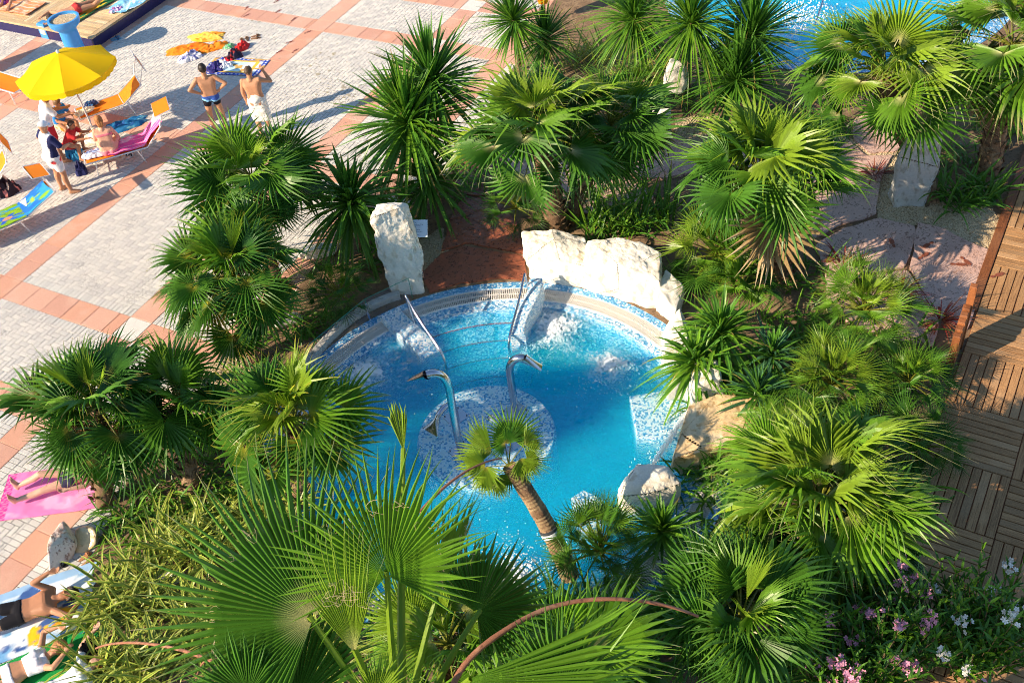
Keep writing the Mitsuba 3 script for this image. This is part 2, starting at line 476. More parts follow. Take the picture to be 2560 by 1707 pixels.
def noisy(pts, seed, amp=0.05, step=0.12):
    """an irregular closed outline through the points"""
    pl = Polygon([p[:2] for p in pts]); L = pl.exterior.length; n = max(12, int(L / step))
    c = A([pl.exterior.interpolate(i / n, normalized=True).coords[0] for i in range(n)])
    d = vfbm(np.c_[c * 3.0, np.full(n, seed * 7.3)], 3) - 0.5
    t = np.roll(c, -1, 0) - np.roll(c, 1, 0); nn = nrm(np.c_[t[:, 1], -t[:, 0]])
    return Polygon(c + nn * d[:, None] * amp * 4).buffer(0)


# planting bed: gravel, with soil under the dense planting
tag(put('planting_bed', sheet(bed.difference(Point(0, 0).buffer(R_OUT - 0.01, quad_segs=48)).difference(pool2_hole), 0.02), 'soil'), 'dark soil bed with palms around the round pool', kind='structure')


GRAV = [[(8.221, 4.042, -0), (8.674, 4.446, -0), (9.614, 3.976, 0), (9.512, 3.384, -0), (8.977, 2.458, 0), (8.541, 2.778, 0), (8.325, 3.528, 0)], [(4.61, 8.324, 0), (5.543, 8.249, 0), (5.571, 7.295, 0), (4.966, 6.842, 0), (4.346, 7.445, 0)], [(3.659, -2.243, 0), (5.364, -2.315, 0), (5.057, -3.677, 0), (4.383, -4.417, 0), (3.068, -4.1, 0)],
        [(-1.013, 5.345, 0), (-0.53, 5.624, 0), (-0.495, 4.732, 0), (-0.971, 4.233, 0), (-1.187, 4.638, 0)], [(-5.176, 2.378, 0), (-4.303, 2.817, 0), (-3.861, 1.74, 0), (-4.392, 0.918, 0), (-5.05, 1.4, 0)], [(8.202, 7.412, 0), (7.46, 6.383, 0), (7.766, 5.596, -0), (8.711, 5.371, 0), (9.274, 6.678, 0), (8.972, 7.693, 0)], [(7.869, 5.433, 0), (8.736, 5.228, 0), (8.342, 3.767, 0), (7.478, 3.838, 0)]]
gr = unary_union([noisy(g_, 40 + i_, .06) for i_, g_ in enumerate(GRAV)]).intersection(bed)
tag(put('gravel', sheet(gr, 0.026), 'loose_gravel'), 'patches of beige gravel between the plants', kind='structure')
rng = np.random.default_rng(9); parts = []
gb_ = gr.bounds
while len(parts) < 9000:
    x, y = rng.uniform(gb_[0], gb_[2]), rng.uniform(gb_[1], gb_[3])
    if not gr.contains(Point(x, y)): continue
    ov = trimesh.creation.icosahedron() if not parts else ov
    parts.append((A(ov.vertices) * rng.uniform(.5, 1.3, 3) * rng.uniform(.008, .020) + A([x, y, .028]), A(ov.faces)))
put('pebbles', cat(parts), 'loose_gravel', 'gravel', stuff=True)
tag('stone_path', 'pink stone slab path', kind='structure')
SLABS = [
    ('porphyry', [(6.195, 3.52, 0), (6.836, 3.92, 0), (7.514, 4.051, 0), (8.049, 3.674, -0), (7.919, 3.319, 0), (7.506, 2.639, 0), (6.834, 2.582, 0), (6.135, 2.841, -0)]),
    ('porphyry', [(8.142, 3.787, 0), (8.478, 3.542, 0), (8.791, 3.046, 0), (9.07, 2.732, 0), (8.403, 1.61, 0), (7.926, 0.901, 0), (7.601, 1.264, 0), (7.575, 2.099, 0), (7.557, 2.584, -0)]),
    ('porphyry', [(6.102, 2.736, 0), (6.799, 2.479, -0), (7.469, 2.536, 0), (7.52, 1.95, 0), (7.552, 1.223, 0), (7.202, 0.564, -0), (6.499, 0.99, -0), (5.825, 1.828, 0)]),
    ('porphyry', [(8.14, 7.349, 0), (8.663, 7.532, 0), (9.164, 7.168, 0), (8.973, 6.528, 0), (8.557, 6.043, 0), (8.015, 6.102, 0), (7.894, 6.72, 0)]),
    ('porphyry', [(7.075, 6.186, 0), (7.811, 6.591, 0), (7.942, 6.005, -0), (8.487, 5.959, 0), (8.015, 5.399, 0), (7.527, 4.198, 0), (6.803, 4.05, 0), (6.193, 3.759, 0), (6.398, 5.236, 0)]),
    ('porphyry', [(2.929, 7.794, 0), (3.415, 7.907, 0), (4.047, 7.642, 0), (4.462, 7.601, 0), (4.965, 7.021, 0), (4.842, 6.292, -0), (3.925, 6.156, 0), (3.473, 6.333, 0), (2.914, 6.896, 0)]),
    ('porphyry', [(1.435, 6.958, 0), (2.865, 7.656, 0), (2.857, 6.794, 0), (3.449, 6.198, 0), (3.658, 5.601, 0), (2.51, 5.333, 0), (1.316, 5.869, 0)]),
    ('porphyry', [(5.06, 6.893, 0), (6.196, 7.448, 0), (7.291, 7.174, 0), (7.818, 6.739, 0), (7, 6.204, 0), (5.797, 5.924, 0), (4.888, 6.14, 0)]),
]
for i, (m_, pts) in enumerate(SLABS):
    put('slab', prism(noisy(pts, i + 1, 0.035), 0.0, 0.06 + 0.012 * (i % 3)), m_, 'stone_path')
tag('red_path', 'dark red wet stone path', kind='structure')
RED = [[(-0.878, 3.694, 0), (-1.008, 4.241, 0), (-0.647, 4.765, 0), (-0.176, 4.934, 0), (0.925, 4.364, 0), (0.913, 3.662, 0), (0.425, 3.822, -0), (-0.316, 3.84, 0)],
       [(-0.604, 4.854, 0), (-0.406, 5.727, 0), (-0.165, 6.482, 0), (0.555, 6.316, 0), (0.876, 5.44, 0), (0.968, 4.416, -0), (-0.133, 5, 0)],
       [(-0.158, 6.591, 0), (-0.372, 7.24, 0), (0.189, 8.156, 0), (0.837, 7.693, 0), (1.07, 6.615, 0), (0.577, 6.394, 0)],
       [(0.24, 8.268, 0), (0.825, 9.622, 0), (1.528, 8.615, 0), (1.45, 7.1, 0), (1.121, 6.716, 0), (0.864, 7.807, 0)]]
ringc = Point(0, 0).buffer(R_OUT + 0.01, quad_segs=48)
for i, pts in enumerate(RED):
    put('slab', prism(noisy(pts, i + 21, 0.03).difference(ringc), 0.0, 0.045 + 0.01 * (i % 2)), 'red_porphyry' if i < 3 else 'porphyry', 'red_path')


# ---- round pool
def ring(r0, r1, z0, z1, n=160, a0=0.0, a1=2 * PI):
    """solid ring sector"""
    full = abs(a1 - a0 - 2 * PI) < 1e-6
    m = n if full else n + 1
    th = a0 + (a1 - a0) * np.arange(m) / n
    cs = np.c_[np.cos(th), np.sin(th)]
    v = np.vstack([np.c_[cs * r, np.full(m, z)] for r, z in ((r0, z0), (r1, z0), (r1, z1), (r0, z1))])
    f = []
    for k in range(n):
        a, b = k, (k + 1) % m
        for q in range(4):
            w = (q + 1) % 4
            f += [[q * m + a, w * m + a, w * m + b], [q * m + a, w * m + b, q * m + b]]
    if not full:
        for e, fl in ((0, 1), (m - 1, 0)):
            qd = [e, m + e, 2 * m + e, 3 * m + e]
            qd = qd[::-1] if fl == 0 else qd
            f += [[qd[0], qd[1], qd[2]], [qd[0], qd[2], qd[3]]]
    return v, A(f)


WL = -0.035                                                           # water level
pool = thing('pool', 'round whirlpool with blue mosaic rim, white overflow grate and steps', 'pool')
put('coping', ring(R_G1, R_OUT, -0.4, 0.025), 'mosaic_coping', pool)
put('gutter', cat([ring(R_G0, R_G1, -0.4, -0.10)]), 'drain', pool)
bars = []
nb = 640
for k in range(nb):
    t = 2 * PI * k / nb
    b = bbox((R_G0 + .005, -0.0075, -0.03), (R_G1 - .005, 0.0075, 0.008))
    bars.append((xf(b[0], yaw((0, 0, 0), t)), b[1]))
bars += [ring(3.444, 3.456, -0.028, 0.005), ring(R_G0, R_G0 + .012, -.03, .006), ring(R_G1 - .012, R_G1, -.03, .006)]
put('overflow_grate', cat(bars), 'grate', pool, stuff=True)
put('inner_rim', cat([ring(R_IN, R_G0, -0.5, -0.02)]), 'mosaic_mid', pool)
FLOOR = -1.05
put('basin_wall', cat([ring(R_IN - .001, R_IN + 0.3, FLOOR, -0.3)]), 'pool_floor', pool)
dv, df = sheet(Point(0, 0).buffer(R_IN + .02, quad_segs=48), FLOOR)
put('basin_floor', (dv, df), 'pool_floor', pool)
# seat ledge all round, open where the steps come down
S0, S1 = math.atan2(3.1, 0.95), math.atan2(3.1, -1.45)
put('seat_ledge', ring(2.72, R_IN + .003, FLOOR - .02, -0.42, 120, S1 + .02, 2 * PI + S0 - .02), 'mosaic_step', pool)
put('seat_ledge', ring(2.98, R_IN + .006, FLOOR - .01, -0.19, 120, S1 + .06, 2 * PI + S0 - .06), 'mosaic_step', pool)
stepsR = [3.135, 2.80, 2.46, 2.13, 1.80]
sz = [-0.04, -0.12, -0.22, -0.33, -0.45]
for i, (r, z) in enumerate(zip(stepsR, sz)):
    st = put('step', ring(r - 0.30 if i < 4 else r - .3, r + .04 + .002 * i, FLOOR - .03 - .004 * i, z - 0.11, 60, S0 + .03, S1 - .03), 'mosaic_step', pool)
    th = np.linspace(S0 + .04, S1 - .04, 48)
    put('nosing', tube(np.c_[np.cos(th) * r, np.sin(th) * r, np.full(48, z - .004)], 0.011, 6), 'red_tile', st)
put('step', ring(R_IN - .1, R_G0 - .004, -.5, -.025, 60, S0 + .03, S1 - .03), 'mosaic_mid', pool)


def wall_along(pts, w, z1, zb, seg=24):
    """a rounded wall along a line, its top height per point"""
    p = spline(np.c_[np.asarray(pts, float), z1], seg)
    t = nrm(np.gradient(p[:, :2], axis=0)); nn = np.c_[-t[:, 1], t[:, 0]]
    prof = [(-1, None), (-1, -.06), (-.85, -.015), (-.4, 0), (.4, 0), (.85, -.015), (1, -.06), (1, None)]
    v = []
    for i in range(seg):
        for s, dz in prof:
            q = p[i, :2] + nn[i] * s * w / 2
            v.append([q[0], q[1], zb if dz is None else p[i, 2] + dz])
    m = len(prof); f = []
    for i in range(seg - 1):
        for k in range(m - 1):
            a = i * m + k
            f += [[a, a + 1, a + m + 1], [a, a + m + 1, a + m]]
    for e in (0, seg - 1):
        b = e * m
        f += [[b, b + k, b + k + 1] if e == 0 else [b, b + k + 1, b + k] for k in range(1, m - 1)]
    return A(v), A(f)


put('divider_wall', wall_along([(-1.60, 3.22), (-1.30, 2.72), (-1.0, 2.25), (-0.92, 2.10)], 0.42, [0.14, 0.11, 0.05, -0.01], FLOOR), 'mosaic_light', pool, smooth=40)
put('divider_wall', wall_along([(1.06, 3.26), (0.98, 2.95), (0.74, 2.50), (0.60, 2.05)], 0.26, [0.40, 0.38, 0.32, 0.24], FLOOR), 'mosaic_light', pool, smooth=40)
pz = ring(0.0001, 1.09, FLOOR + .002, -0.085, 96); put('spout_platform', (pz[0] + A([-0.12, 0.16, 0]), pz[1]), 'mosaic_light', pool)
pz = ring(0.0001, 1.12, FLOOR + .002, -0.16, 96); put('platform_edge', (pz[0] + A([-0.12, 0.16, 0]), pz[1]), 'mosaic_step', pool)
put('lounge_ledge', prism(Polygon([(2.26, 0.58), (2.22, -0.34), (3.15, -.55), (3.15, .62)]), FLOOR, -0.075, 0.02), 'mosaic_light', pool)
put('lounge_ledge', prism(Polygon([(1.05, -1.32), (1.26, -1.20), (1.52, -1.42), (1.42, -2.0), (1.05, -2.0)]), FLOOR, -0.075, 0.02), 'mosaic_light', pool)

# water: one rippled sheet
rr, tt = np.linspace(0, 1, 110) ** 0.8 * (R_G0 + .004), np.linspace(0, 2 * PI, 361)[:-1]
Rg, Tg = np.meshgrid(rr, tt, indexing='ij')
wx, wy = Rg * np.cos(Tg), Rg * np.sin(Tg)


def ripple(x, y):
    q = np.stack([x, y, 0 * x], -1)
    h = (vfbm(q * 2.6, 3, 3) - .5) * 0.030 + (vfbm(q * 9.0, 2, 8) - .5) * 0.014
    for bx, by, s in BUB:
        h = h + 0.028 * s * np.exp(-((x - bx) ** 2 + (y - by) ** 2) / .12) * (.4 + vfbm(q * 13, 2, 5))
    edge = np.clip((R_G0 - np.hypot(x, y)) / .3, 0.08, 1)
    return h * edge


BUB = [(-2.08, 1.92, 1.0), (1.24, 2.42, 1.2), (2.05, 1.32, .8), (0.02, -2.62, 1.1), (1.35, -.55, .3), (-2.6, -.6, .5)]
wz = WL + ripple(wx, wy)
i_ = np.arange(110 * 360).reshape(110, 360)
q_ = np.stack([i_[:-1], i_[1:], np.roll(i_[1:], -1, 1), np.roll(i_[:-1], -1, 1)], -1).reshape(-1, 4)
k = put('pool_water', (np.c_[wx.ravel(), wy.ravel(), wz.ravel()], np.vstack([q_[:, [0, 1, 2]], q_[:, [0, 2, 3]]])), 'water', smooth=True)
scene[k]['interior'] = dict(type='ref', id='pool_water_body')
tag(k, 'rippled turquoise water filling the round pool', kind='structure')
# whirlpool foam: clouds of small bubbles in and on the water
bv, bf = ico(1)
b0v, b0f = trimesh.creation.icosahedron().vertices, trimesh.creation.icosahedron().faces
mat('foam', (0.86, 0.90, 0.92), 0.5, 0.4)
rng = np.random.default_rng(11)
FOAM = [('white foam churning by the left seat of the round pool', (-2.08, 1.92), 0.40, 3200), ('largest white foam patch, under the pale boulders', (1.24, 2.42), 0.42, 4200),
        ('round foam patch in the pool beside the mosaic lounge', (2.05, 1.32), 0.30, 2400), ('foam at the near pool edge beside the banded trunk', (0.02, -2.62), 0.40, 3000)]
def froth(bx, by, s, seed, lim=None):
    """a broken skin of froth: a lumpy sheet with holes that tears up towards its edge"""
    u, v, f = grid(190, 190); x, y = (u - .5) * 4.4 * s, (v - .5) * 4.4 * s; r = np.hypot(x, y) / s
    q = np.c_[(x + bx) * 5, (y + by) * 5, np.full(len(x), seed)]
    d = 1.05 - r * (.55 + .5 * vfbm(q * .5, 3, seed)) + (vfbm(q * 3.2, 4, seed + 2) - .5) * 3.0
    z = WL + .004 + .05 * np.clip(1.1 - r, 0, 1) * (.2 + vfbm(q * 4, 3, seed + 4)) + .025 * (vfbm(q * 9, 2, seed + 1) - .5)
    ok = d[f].min(1) > .55
    if lim: ok &= (np.hypot(x + bx, y + by) < lim)[f].all(1)
    used_v, inv = np.unique(f[ok], return_inverse=True); inv = inv.reshape(-1, 3)
    pts = np.c_[x + bx, y + by, z][used_v]
    return np.vstack([pts, pts - A([0, 0, .004])]), np.vstack([inv, inv[:, ::-1] + len(pts)])


for lab, (bx, by), s, n in FOAM:
    parts = [froth(bx, by, s * .85, int(abs(bx * 10)) + 3, 3.12)]
    rad = np.abs(rng.normal(0, s * .72, n)) * (1 + .9 * vnoise(rng.uniform(0, 9, (n, 3)))); ang = rng.uniform(0, 2 * PI, n)
    for r, a in zip(rad, ang):
        x, y = bx + r * math.cos(a) * (1 + .35 * math.sin(3 * a + bx)), by + r * math.sin(a)
        if math.hypot(x, y) > 3.15: continue
        z = WL + rng.uniform(-.10, .0) + .065 * max(0, 1 - r / s) * rng.uniform(0, 1)
        parts.append((b0v * rng.uniform(.004, .017) * (1.6 - .9 * min(1, r / (1.3 * s))) + A([x, y, z]), b0f))
    k = put('whirlpool_foam', cat(parts), 'foam', smooth=True); tag(k, lab, 'foam', kind='stuff')

# ---- second pool, top right
pool2 = thing('far_pool', 'second bright blue pool beyond the palms in the upper right', 'pool')
dv, df = sheet(Point(*POOL2C).buffer(POOL2R + .02, quad_segs=48), -0.8)
put('basin_floor', (dv, df), 'pool_floor', pool2)
r2 = ring(POOL2R - .04, POOL2R + 0.30, -0.8, 0.03); put('coping', (r2[0] + A([*POOL2C, 0]), r2[1]), 'mosaic_coping', pool2)
u, v, gf = grid(90, 90)
gx, gy = POOL2C[0] + (u - .5) * 2 * POOL2R, POOL2C[1] + (v - .5) * 2 * POOL2R
gz = -0.06 + (vfbm(np.c_[gx * 3, gy * 3, 0 * gx], 3, 2) - .5) * .06
ok = (np.hypot(gx - POOL2C[0], gy - POOL2C[1]) < POOL2R + .05)[gf].all(1)
k = put('far_pool_water', (np.c_[gx, gy, gz], gf[ok]), 'water', smooth=True)
scene[k]['interior'] = dict(type='ref', id='pool_water_body')
tag(k, 'rippled blue water of the second pool', kind='structure')
parts = []
for n, (cx, cy, s) in ((500, (*(8.288, 12.109, 0)[:2], .45)), (350, (*(7.878, 11.509, 0)[:2], .35)), (250, (*(8.592, 12.658, 0)[:2], .5))):
    for _ in range(n):
        x, y = cx + rng.normal(0, s), cy + rng.normal(0, s * .6)
        parts.append((b0v * rng.uniform(.008, .022) + A([x, y, -.06 + rng.uniform(-.05, .02)]), b0f))
k = put('whirlpool_foam', cat(parts), 'foam', smooth=True); tag(k, 'scattered foam on the second pool in the upper right', 'foam', kind='stuff')
k = thing('grab_rail', 'slim steel rail standing in the second pool', 'handrail')
put('bar', tube([(8.59, 11.567, 0), (8.893, 12.05, 0.35), (9.04, 12.33, 0.5)], 0.022, 10), 'steel', k, smooth=40)
put('post', tube([(9.345, 13.251, -0.5), (8.872, 12.014, 0.35)], 0.02, 10), 'steel', k, smooth=40)

# ------------------------------------------------------------------ rocks, walls, boardwalk, deck
def rock(name, label, pts, bsdf='limestone', seed=0, sub=.07, amp=.035, cat_='rock', rough=1.0, smooth=35):
    h = hullmesh(pts)
    v, f = trimesh.remesh.subdivide_to_size(h.vertices, h.faces, sub)
    m = trimesh.Trimesh(v, f); m.merge_vertices()
    trimesh.smoothing.filter_laplacian(m, lamb=.5, iterations=4)
    v = A(m.vertices); n = A(m.vertex_normals)
    d = (vfbm(v * 2.6 + seed * 3.7, 4, seed) - .5) * amp * 2.6 + (np.abs(vfbm(v * 5.5 + seed, 3, seed + 5) - .5) - .12) * -amp * 1.6 + (vfbm(v * 19, 2, seed + 9) - .5) * amp * .5 * rough
    m.vertices = v + n * d[:, None]
    k = put(name, m, bsdf, smooth=smooth); tag(k, label, cat_); return k


mat('speckled', stone_col((0.74, 0.66, 0.60), (0.30, 0.16, 0.12), (0.72, 0.52, 0.46), 2.5, .8), 0.9, 0.2, bump=rockbump, bscale=.03)


def up(p, z):
    return (p[0], p[1], z)


def boxpts(front, back, h_front, h_back, z0=-.1, inset=.06):
    """hull points of a block: front and back ground lines, heights"""
    out = []
    for line, h in ((front, h_front), (back, h_back)):
        h = h if hasattr(h, '__len__') else [h] * len(line)
        for p, hh in zip(line, h):
            out += [(p[0], p[1], z0), (p[0], p[1], hh * .72), (p[0] + (0, inset * .4)[line is front], p[1] + (inset if line is front else -inset), hh)]
    return out


Y = lambda p, dy, dx=0: (p[0] + dx, p[1] + dy)
f1 = [(0.948, 3.712, 0), (1.493, 3.46, 0), (2.049, 3.164, 0)]
rock('boulder', 'pale squared boulder at the far pool rim, left of the pair', boxpts(f1, [Y(p, .98) for p in f1], [.40, .50, .46], [.40, .54, .50]) + [Y((1.078, 3.684, 0), .5, -.12) + (.25,), Y((1.493, 3.46, 0), .5) + (.64,), Y((1.493, 3.46, 0), -.07) + (.2,)], seed=1, amp=.055, sub=.05)
f2 = [(1.937, 3.188, 0), (2.458, 2.881, 0), (3.108, 2.424, 0)]
rock('boulder', 'taller white boulder with rust streaks at the far pool rim, right of the pair', boxpts(f2, [Y(p, .75, .15) for p in f2], [.60, .74, .58], [.56, .82, .70]) + [Y((2.458, 2.881, 0), -.10) + (.30,), Y((2.164, 3.063, 0), .4) + (.80,), Y((2.871, 2.59, 0), .3) + (.76,)], seed=2, amp=.06, sub=.05)
f2b = [(3.046, 2.394, 0), (3.278, 1.983, 0)]
rock('boulder', 'narrow pale rock tucked against the right end of the boulders', boxpts(f2b, [Y(p, .55, .25) for p in f2b], [.5, .28], [.55, .4]), seed=22, amp=.045, sub=.05)
b0, t0 = (-1.247, 3.692, 0), 1.95
rock('standing_stone', 'tall leaning white stone pillar at the head of the pool steps', [(b0[0] - .28, b0[1] + .05, -.1), (b0[0] + .26, b0[1], -.1), (b0[0] + .22, b0[1] + .38, -.1), (b0[0] - .24, b0[1] + .4, -.1),
     (b0[0] - .40, b0[1] + .08, 1.0), (b0[0] + .38, b0[1] + .1, .85), (b0[0] + .30, b0[1] + .45, 1.2), (b0[0] - .40, b0[1] + .08, 1.72), (b0[0] - .30, b0[1] + .02, 1.86), (b0[0] + .16, b0[1] + .12, 1.9), (b0[0] + .26, b0[1] + .4, 1.75), (b0[0] - .30, b0[1] + .45, 1.8)], seed=3, amp=.05)
g0 = (7.799, 4.074, 0)
rock('standing_stone', 'grey-white pointed stone pillar standing on the pink stone path', [(g0[0] - .34, g0[1] + .02, -.1), (g0[0] + .14, g0[1] - .08, -.1), (g0[0] + .34, g0[1] + .2, -.1), (g0[0] - .3, g0[1] + .4, -.1),
     (g0[0] - .40, g0[1] + .1, 1.05), (g0[0] + .30, g0[1] + .0, .8), (g0[0] + .38, g0[1] + .25, 1.3), (g0[0] - .32, g0[1] + .15, 1.35), (g0[0] + .0, g0[1] + .2, 1.8), (g0[0] + .22, g0[1] + .3, 2.0), (g0[0] + .34, g0[1] + .36, 1.85)], 'grey_stone', seed=4, amp=.04)
h0 = (4.254, 7.746, 0)
LB = [(h0[0] - .36, h0[1], .22), (h0[0] - .2, h0[1] - .04, -.1), (h0[0] + .12, h0[1] - .02, -.1), (h0[0] + .38, h0[1] + .25, -.1), (h0[0] - .2, h0[1] + .4, -.1), (h0[0] - .32, h0[1] + .05, .62), (h0[0] + .08, h0[1] + .02, .85), (h0[0] + .36, h0[1] + .22, .9), (h0[0] - .1, h0[1] + .4, .8)]
m1 = [(h0[0] - .10, h0[1] + .05, .75), (h0[0] + .30, h0[1] + .05, .7), (h0[0] + .42, h0[1] + .25, .75), (h0[0] - .05, h0[1] + .4, .75), (h0[0] - .10, h0[1] + .06, 1.25), (h0[0] + .02, h0[1] + .1, 1.45), (h0[0] + .32, h0[1] + .1, 1.36), (h0[0] + .42, h0[1] + .25, 1.2), (h0[0] + .1, h0[1] + .42, 1.42)]
mm = []
for pts, s in ((LB, 5), (m1, 6)):
    h = hullmesh(pts); v, f = trimesh.remesh.subdivide_to_size(h.vertices, h.faces, .06); m = trimesh.Trimesh(v, f); m.merge_vertices()
    trimesh.smoothing.filter_laplacian(m, lamb=.5, iterations=7)
    m.vertices = A(m.vertices) + A(m.vertex_normals) * ((vfbm(A(m.vertices) * 4 + s, 4) - .5) * .11)[:, None]
    mm.append(m)
tag(put('standing_stone', cat(mm), 'limestone', smooth=40), 'white two-lobed standing stone among the plants at the top centre', 'rock')
q0 = (2.133, -1.708, 0)
rock('boulder', 'rough white rock at the near right pool edge below the waterfall', [(q0[0] - .42, q0[1] + .0, -.3), (q0[0] + .45, q0[1] - .05, -.3), (q0[0] + .5, q0[1] + .45, -.3), (q0[0] - .35, q0[1] + .6, -.3), (q0[0] - .42, q0[1] + .02, .3), (q0[0] - .30, q0[1] + .2, .45), (q0[0] - .1, q0[1] + .42, .48),
     (q0[0] + .34, q0[1] + .35, .46), (q0[0] + .46, q0[1] + .05, .36), (q0[0] + .05, q0[1] - .1, .42)], seed=7, amp=.05)
# the waterfall ledge
wf = [(3.002, -0.198, 0.38), (3.449, -0.088, 0.42), (4.026, -0.268, 0.45), (3.837, -1.015, 0.4), (2.987, -1.066, 0.36), (2.532, -1.186, 0.32), (2.753, -0.743, 0.36)]
rock('waterfall_ledge', 'flat yellow rock with water sliding off into the right side of the pool', [(p[0], p[1], p[2] - .18) for p in wf] + [(p[0] + .03, p[1], p[2]) for p in wf] + [(p[0] + .3, p[1], -.2) for p in wf], 'yellow_stone', seed=8, amp=.03)
s0 = (3.206, 0.053, 0)
rock('boulder', 'bright white rock at the head of the waterfall ledge', [(s0[0] - .12, s0[1] - .1, -.2), (s0[0] + .5, s0[1], -.2), (s0[0] + .5, s0[1] + .5, -.2), (s0[0] - .1, s0[1] + .55, -.2), (s0[0] - .08, s0[1] - .05, .55), (s0[0] + .4, s0[1], .6), (s0[0] + .4, s0[1] + .4, .62), (s0[0], s0[1] + .5, .5)], seed=9, amp=.03)
s1 = (2.99, 0.404, 0)
rock('boulder', 'small grey rock wedged behind the mosaic lounge of the pool', [(s1[0] - .2, s1[1] - .1, -.3), (s1[0] + .35, s1[1] - .15, -.3), (s1[0] + .3, s1[1] + .3, -.3), (s1[0] - .15, s1[1] + .3, -.3), (s1[0] - .15, s1[1], .25), (s1[0] + .25, s1[1], .3), (s1[0] + .1, s1[1] + .22, .32)], 'grey_stone', seed=10, amp=.03)
s2 = (2.924, 1.402, 0)
rock('boulder', 'pale rock hidden under the yucca at the right pool rim', [(s2[0] - .1, s2[1] - .3, -.2), (s2[0] + .5, s2[1] - .3, -.2), (s2[0] + .6, s2[1] + .6, -.2), (s2[0] + .1, s2[1] + .6, -.2), (s2[0], s2[1] - .2, .35), (s2[0] + .4, s2[1] - .2, .45), (s2[0] + .4, s2[1] + .5, .5)], seed=11, amp=.04)
for i, (c, sx, sy, h, lab, bs) in enumerate([
        ((-6.305, -1.06, 0), .26, .46, .42, 'speckled white rock at the plaza edge under the left fan palm', 'speckled'), ((-5.944, -0.933, -0), .28, .28, .25, 'ochre rock behind the speckled white one', 'yellow_stone'),
        ((-4.906, 1.889, 0), .35, .3, .3, 'sandy rock at the plaza edge above the leaning pool palm', 'limestone'), ((-4.615, 1.138, 0), .3, .25, .25, 'low sandy rock between the left palms', 'limestone'),
        ((-3.055, 5.474, 0), .5, .22, .25, 'pale rock on the plaza edge behind the shaded dwarf palm', 'limestone'), ((8.372, 6.088, 0), .14, .12, .25, 'small white stone left of the grey standing stone', 'limestone'),
        ((4.657, 7.522, 0), .17, .1, .1, 'flat pebble stone at the foot of the two-lobed stone', 'grey_stone'), ((3.824, 7.806, 0), .2, .14, .14, 'low grey stone left of the two-lobed stone', 'grey_stone'),
        ((-5.583, -2.128, 0), .3, .2, .2, 'pale rock under the variegated plants by the lying man', 'limestone'), ((-5.478, -3.046, 0), .3, .2, .22, 'pale rock under the variegated plants by the lying woman', 'limestone'),
        ((-0.47, 5.225, 0), .12, .1, .1, 'grey pebble stone on the dark red path', 'grey_stone'), ((-3.636, 3.535, 0), .4, .2, .25, 'pale rock hidden between the plaza palms', 'limestone')]):
    r = np.random.default_rng(i + 30); pts = []
    for _ in range(16):
        d = nrm(r.normal(size=3)); pts.append((c[0] + d[0] * sx, c[1] + d[1] * sy, max(-.05, d[2] * h)))
    rock('rock', lab, pts, bs, seed=i + 40, sub=.06, amp=.025)

# low glass screen at the left of the steps, low kerb wall behind it
k = thing('glass_screen', 'clear low glass screen with green edges left of the pool steps', 'glass screen')
arc = [(-1.286, 3.587, 0), (-1.947, 3.194, 0), (-2.304, 2.86, 0), (-2.854, 2.28, 0)]
ga, gb, gc = (-1.197, 3.614, 0), (-1.983, 3.201, 0), (-2.989, 2.157, 0)


def pane(p, q, z0, z1, th=.01):
    p, q = A(p[:2]), A(q[:2]); n = nrm(A([-(q - p)[1], (q - p)[0]])) * th
    return prism(Polygon([p, q, q + n, p + n]), z0, z1)


mat('glass_edge', (0.03, 0.28, 0.19), 0.2, 0.5)
for i, (p, q) in enumerate(((ga, gb), (gb, gc))):
    v = A([(*p[:2], .03), (*q[:2], .03), (*q[:2], .50), (*p[:2], .50)])
    g = put('pane', (v, A([[0, 1, 2], [0, 2, 3]])), 'clear_glass', k)
    put('edge', tube([(*p[:2], .5), (*q[:2], .5)], .006, 5), 'glass_edge', k)
    put('edge', tube([(*p[:2], .03), (*p[:2], .5)], .006, 5), 'glass_edge', k)
put('post', bbox((gb[0] - .018, gb[1] - .018, 0), (gb[0] + .018, gb[1] + .018, .40), .004), 'steel', k)
kw = [(-1.431, 3.696, 0), (-2.166, 3.347, 0), (-2.864, 2.535, 0), (-3.248, 1.816, 0)]
v, f = wall_along([p[:2] for p in kw], .14, [.16] * 4, -.05); tag(put('kerb_wall', (v, f), 'grey_stone', smooth=40), 'low grey stone kerb behind the glass screen', 'wall')

# information plate on a post
k = thing('information_board', 'tilted white information plate on a thin post behind the white pillar', 'sign')
c = A((-0.962, 4.046, 1.25)); M = frame(c, (.95, -.1, -.05), (.1, -.62, .78))
pl = bbox((-.24, -.16, -.006), (.24, .16, .006), .003); put('plate', (xf(pl[0], M), pl[1]), 'plate_white', k)
mat('plate_white', (0.62, 0.68, 0.74), 0.4, 0.4); mat('ink', (0.16, 0.20, 0.28), 0.6, 0.3)
ln = []
rr_ = np.random.default_rng(3)
for i in range(11):
    w = rr_.uniform(.22, .40); b = bbox((-.20, .115 - i * .023, .006), (-.20 + w, .122 - i * .023, .0075)); ln.append((xf(b[0], M), b[1]))
put('print', cat(ln), 'ink', k, stuff=True)
put('post', tube([(c[0], c[1] + .05, 0), (c[0], c[1] + .02, 1.2)], .018, 8), 'steel', k)

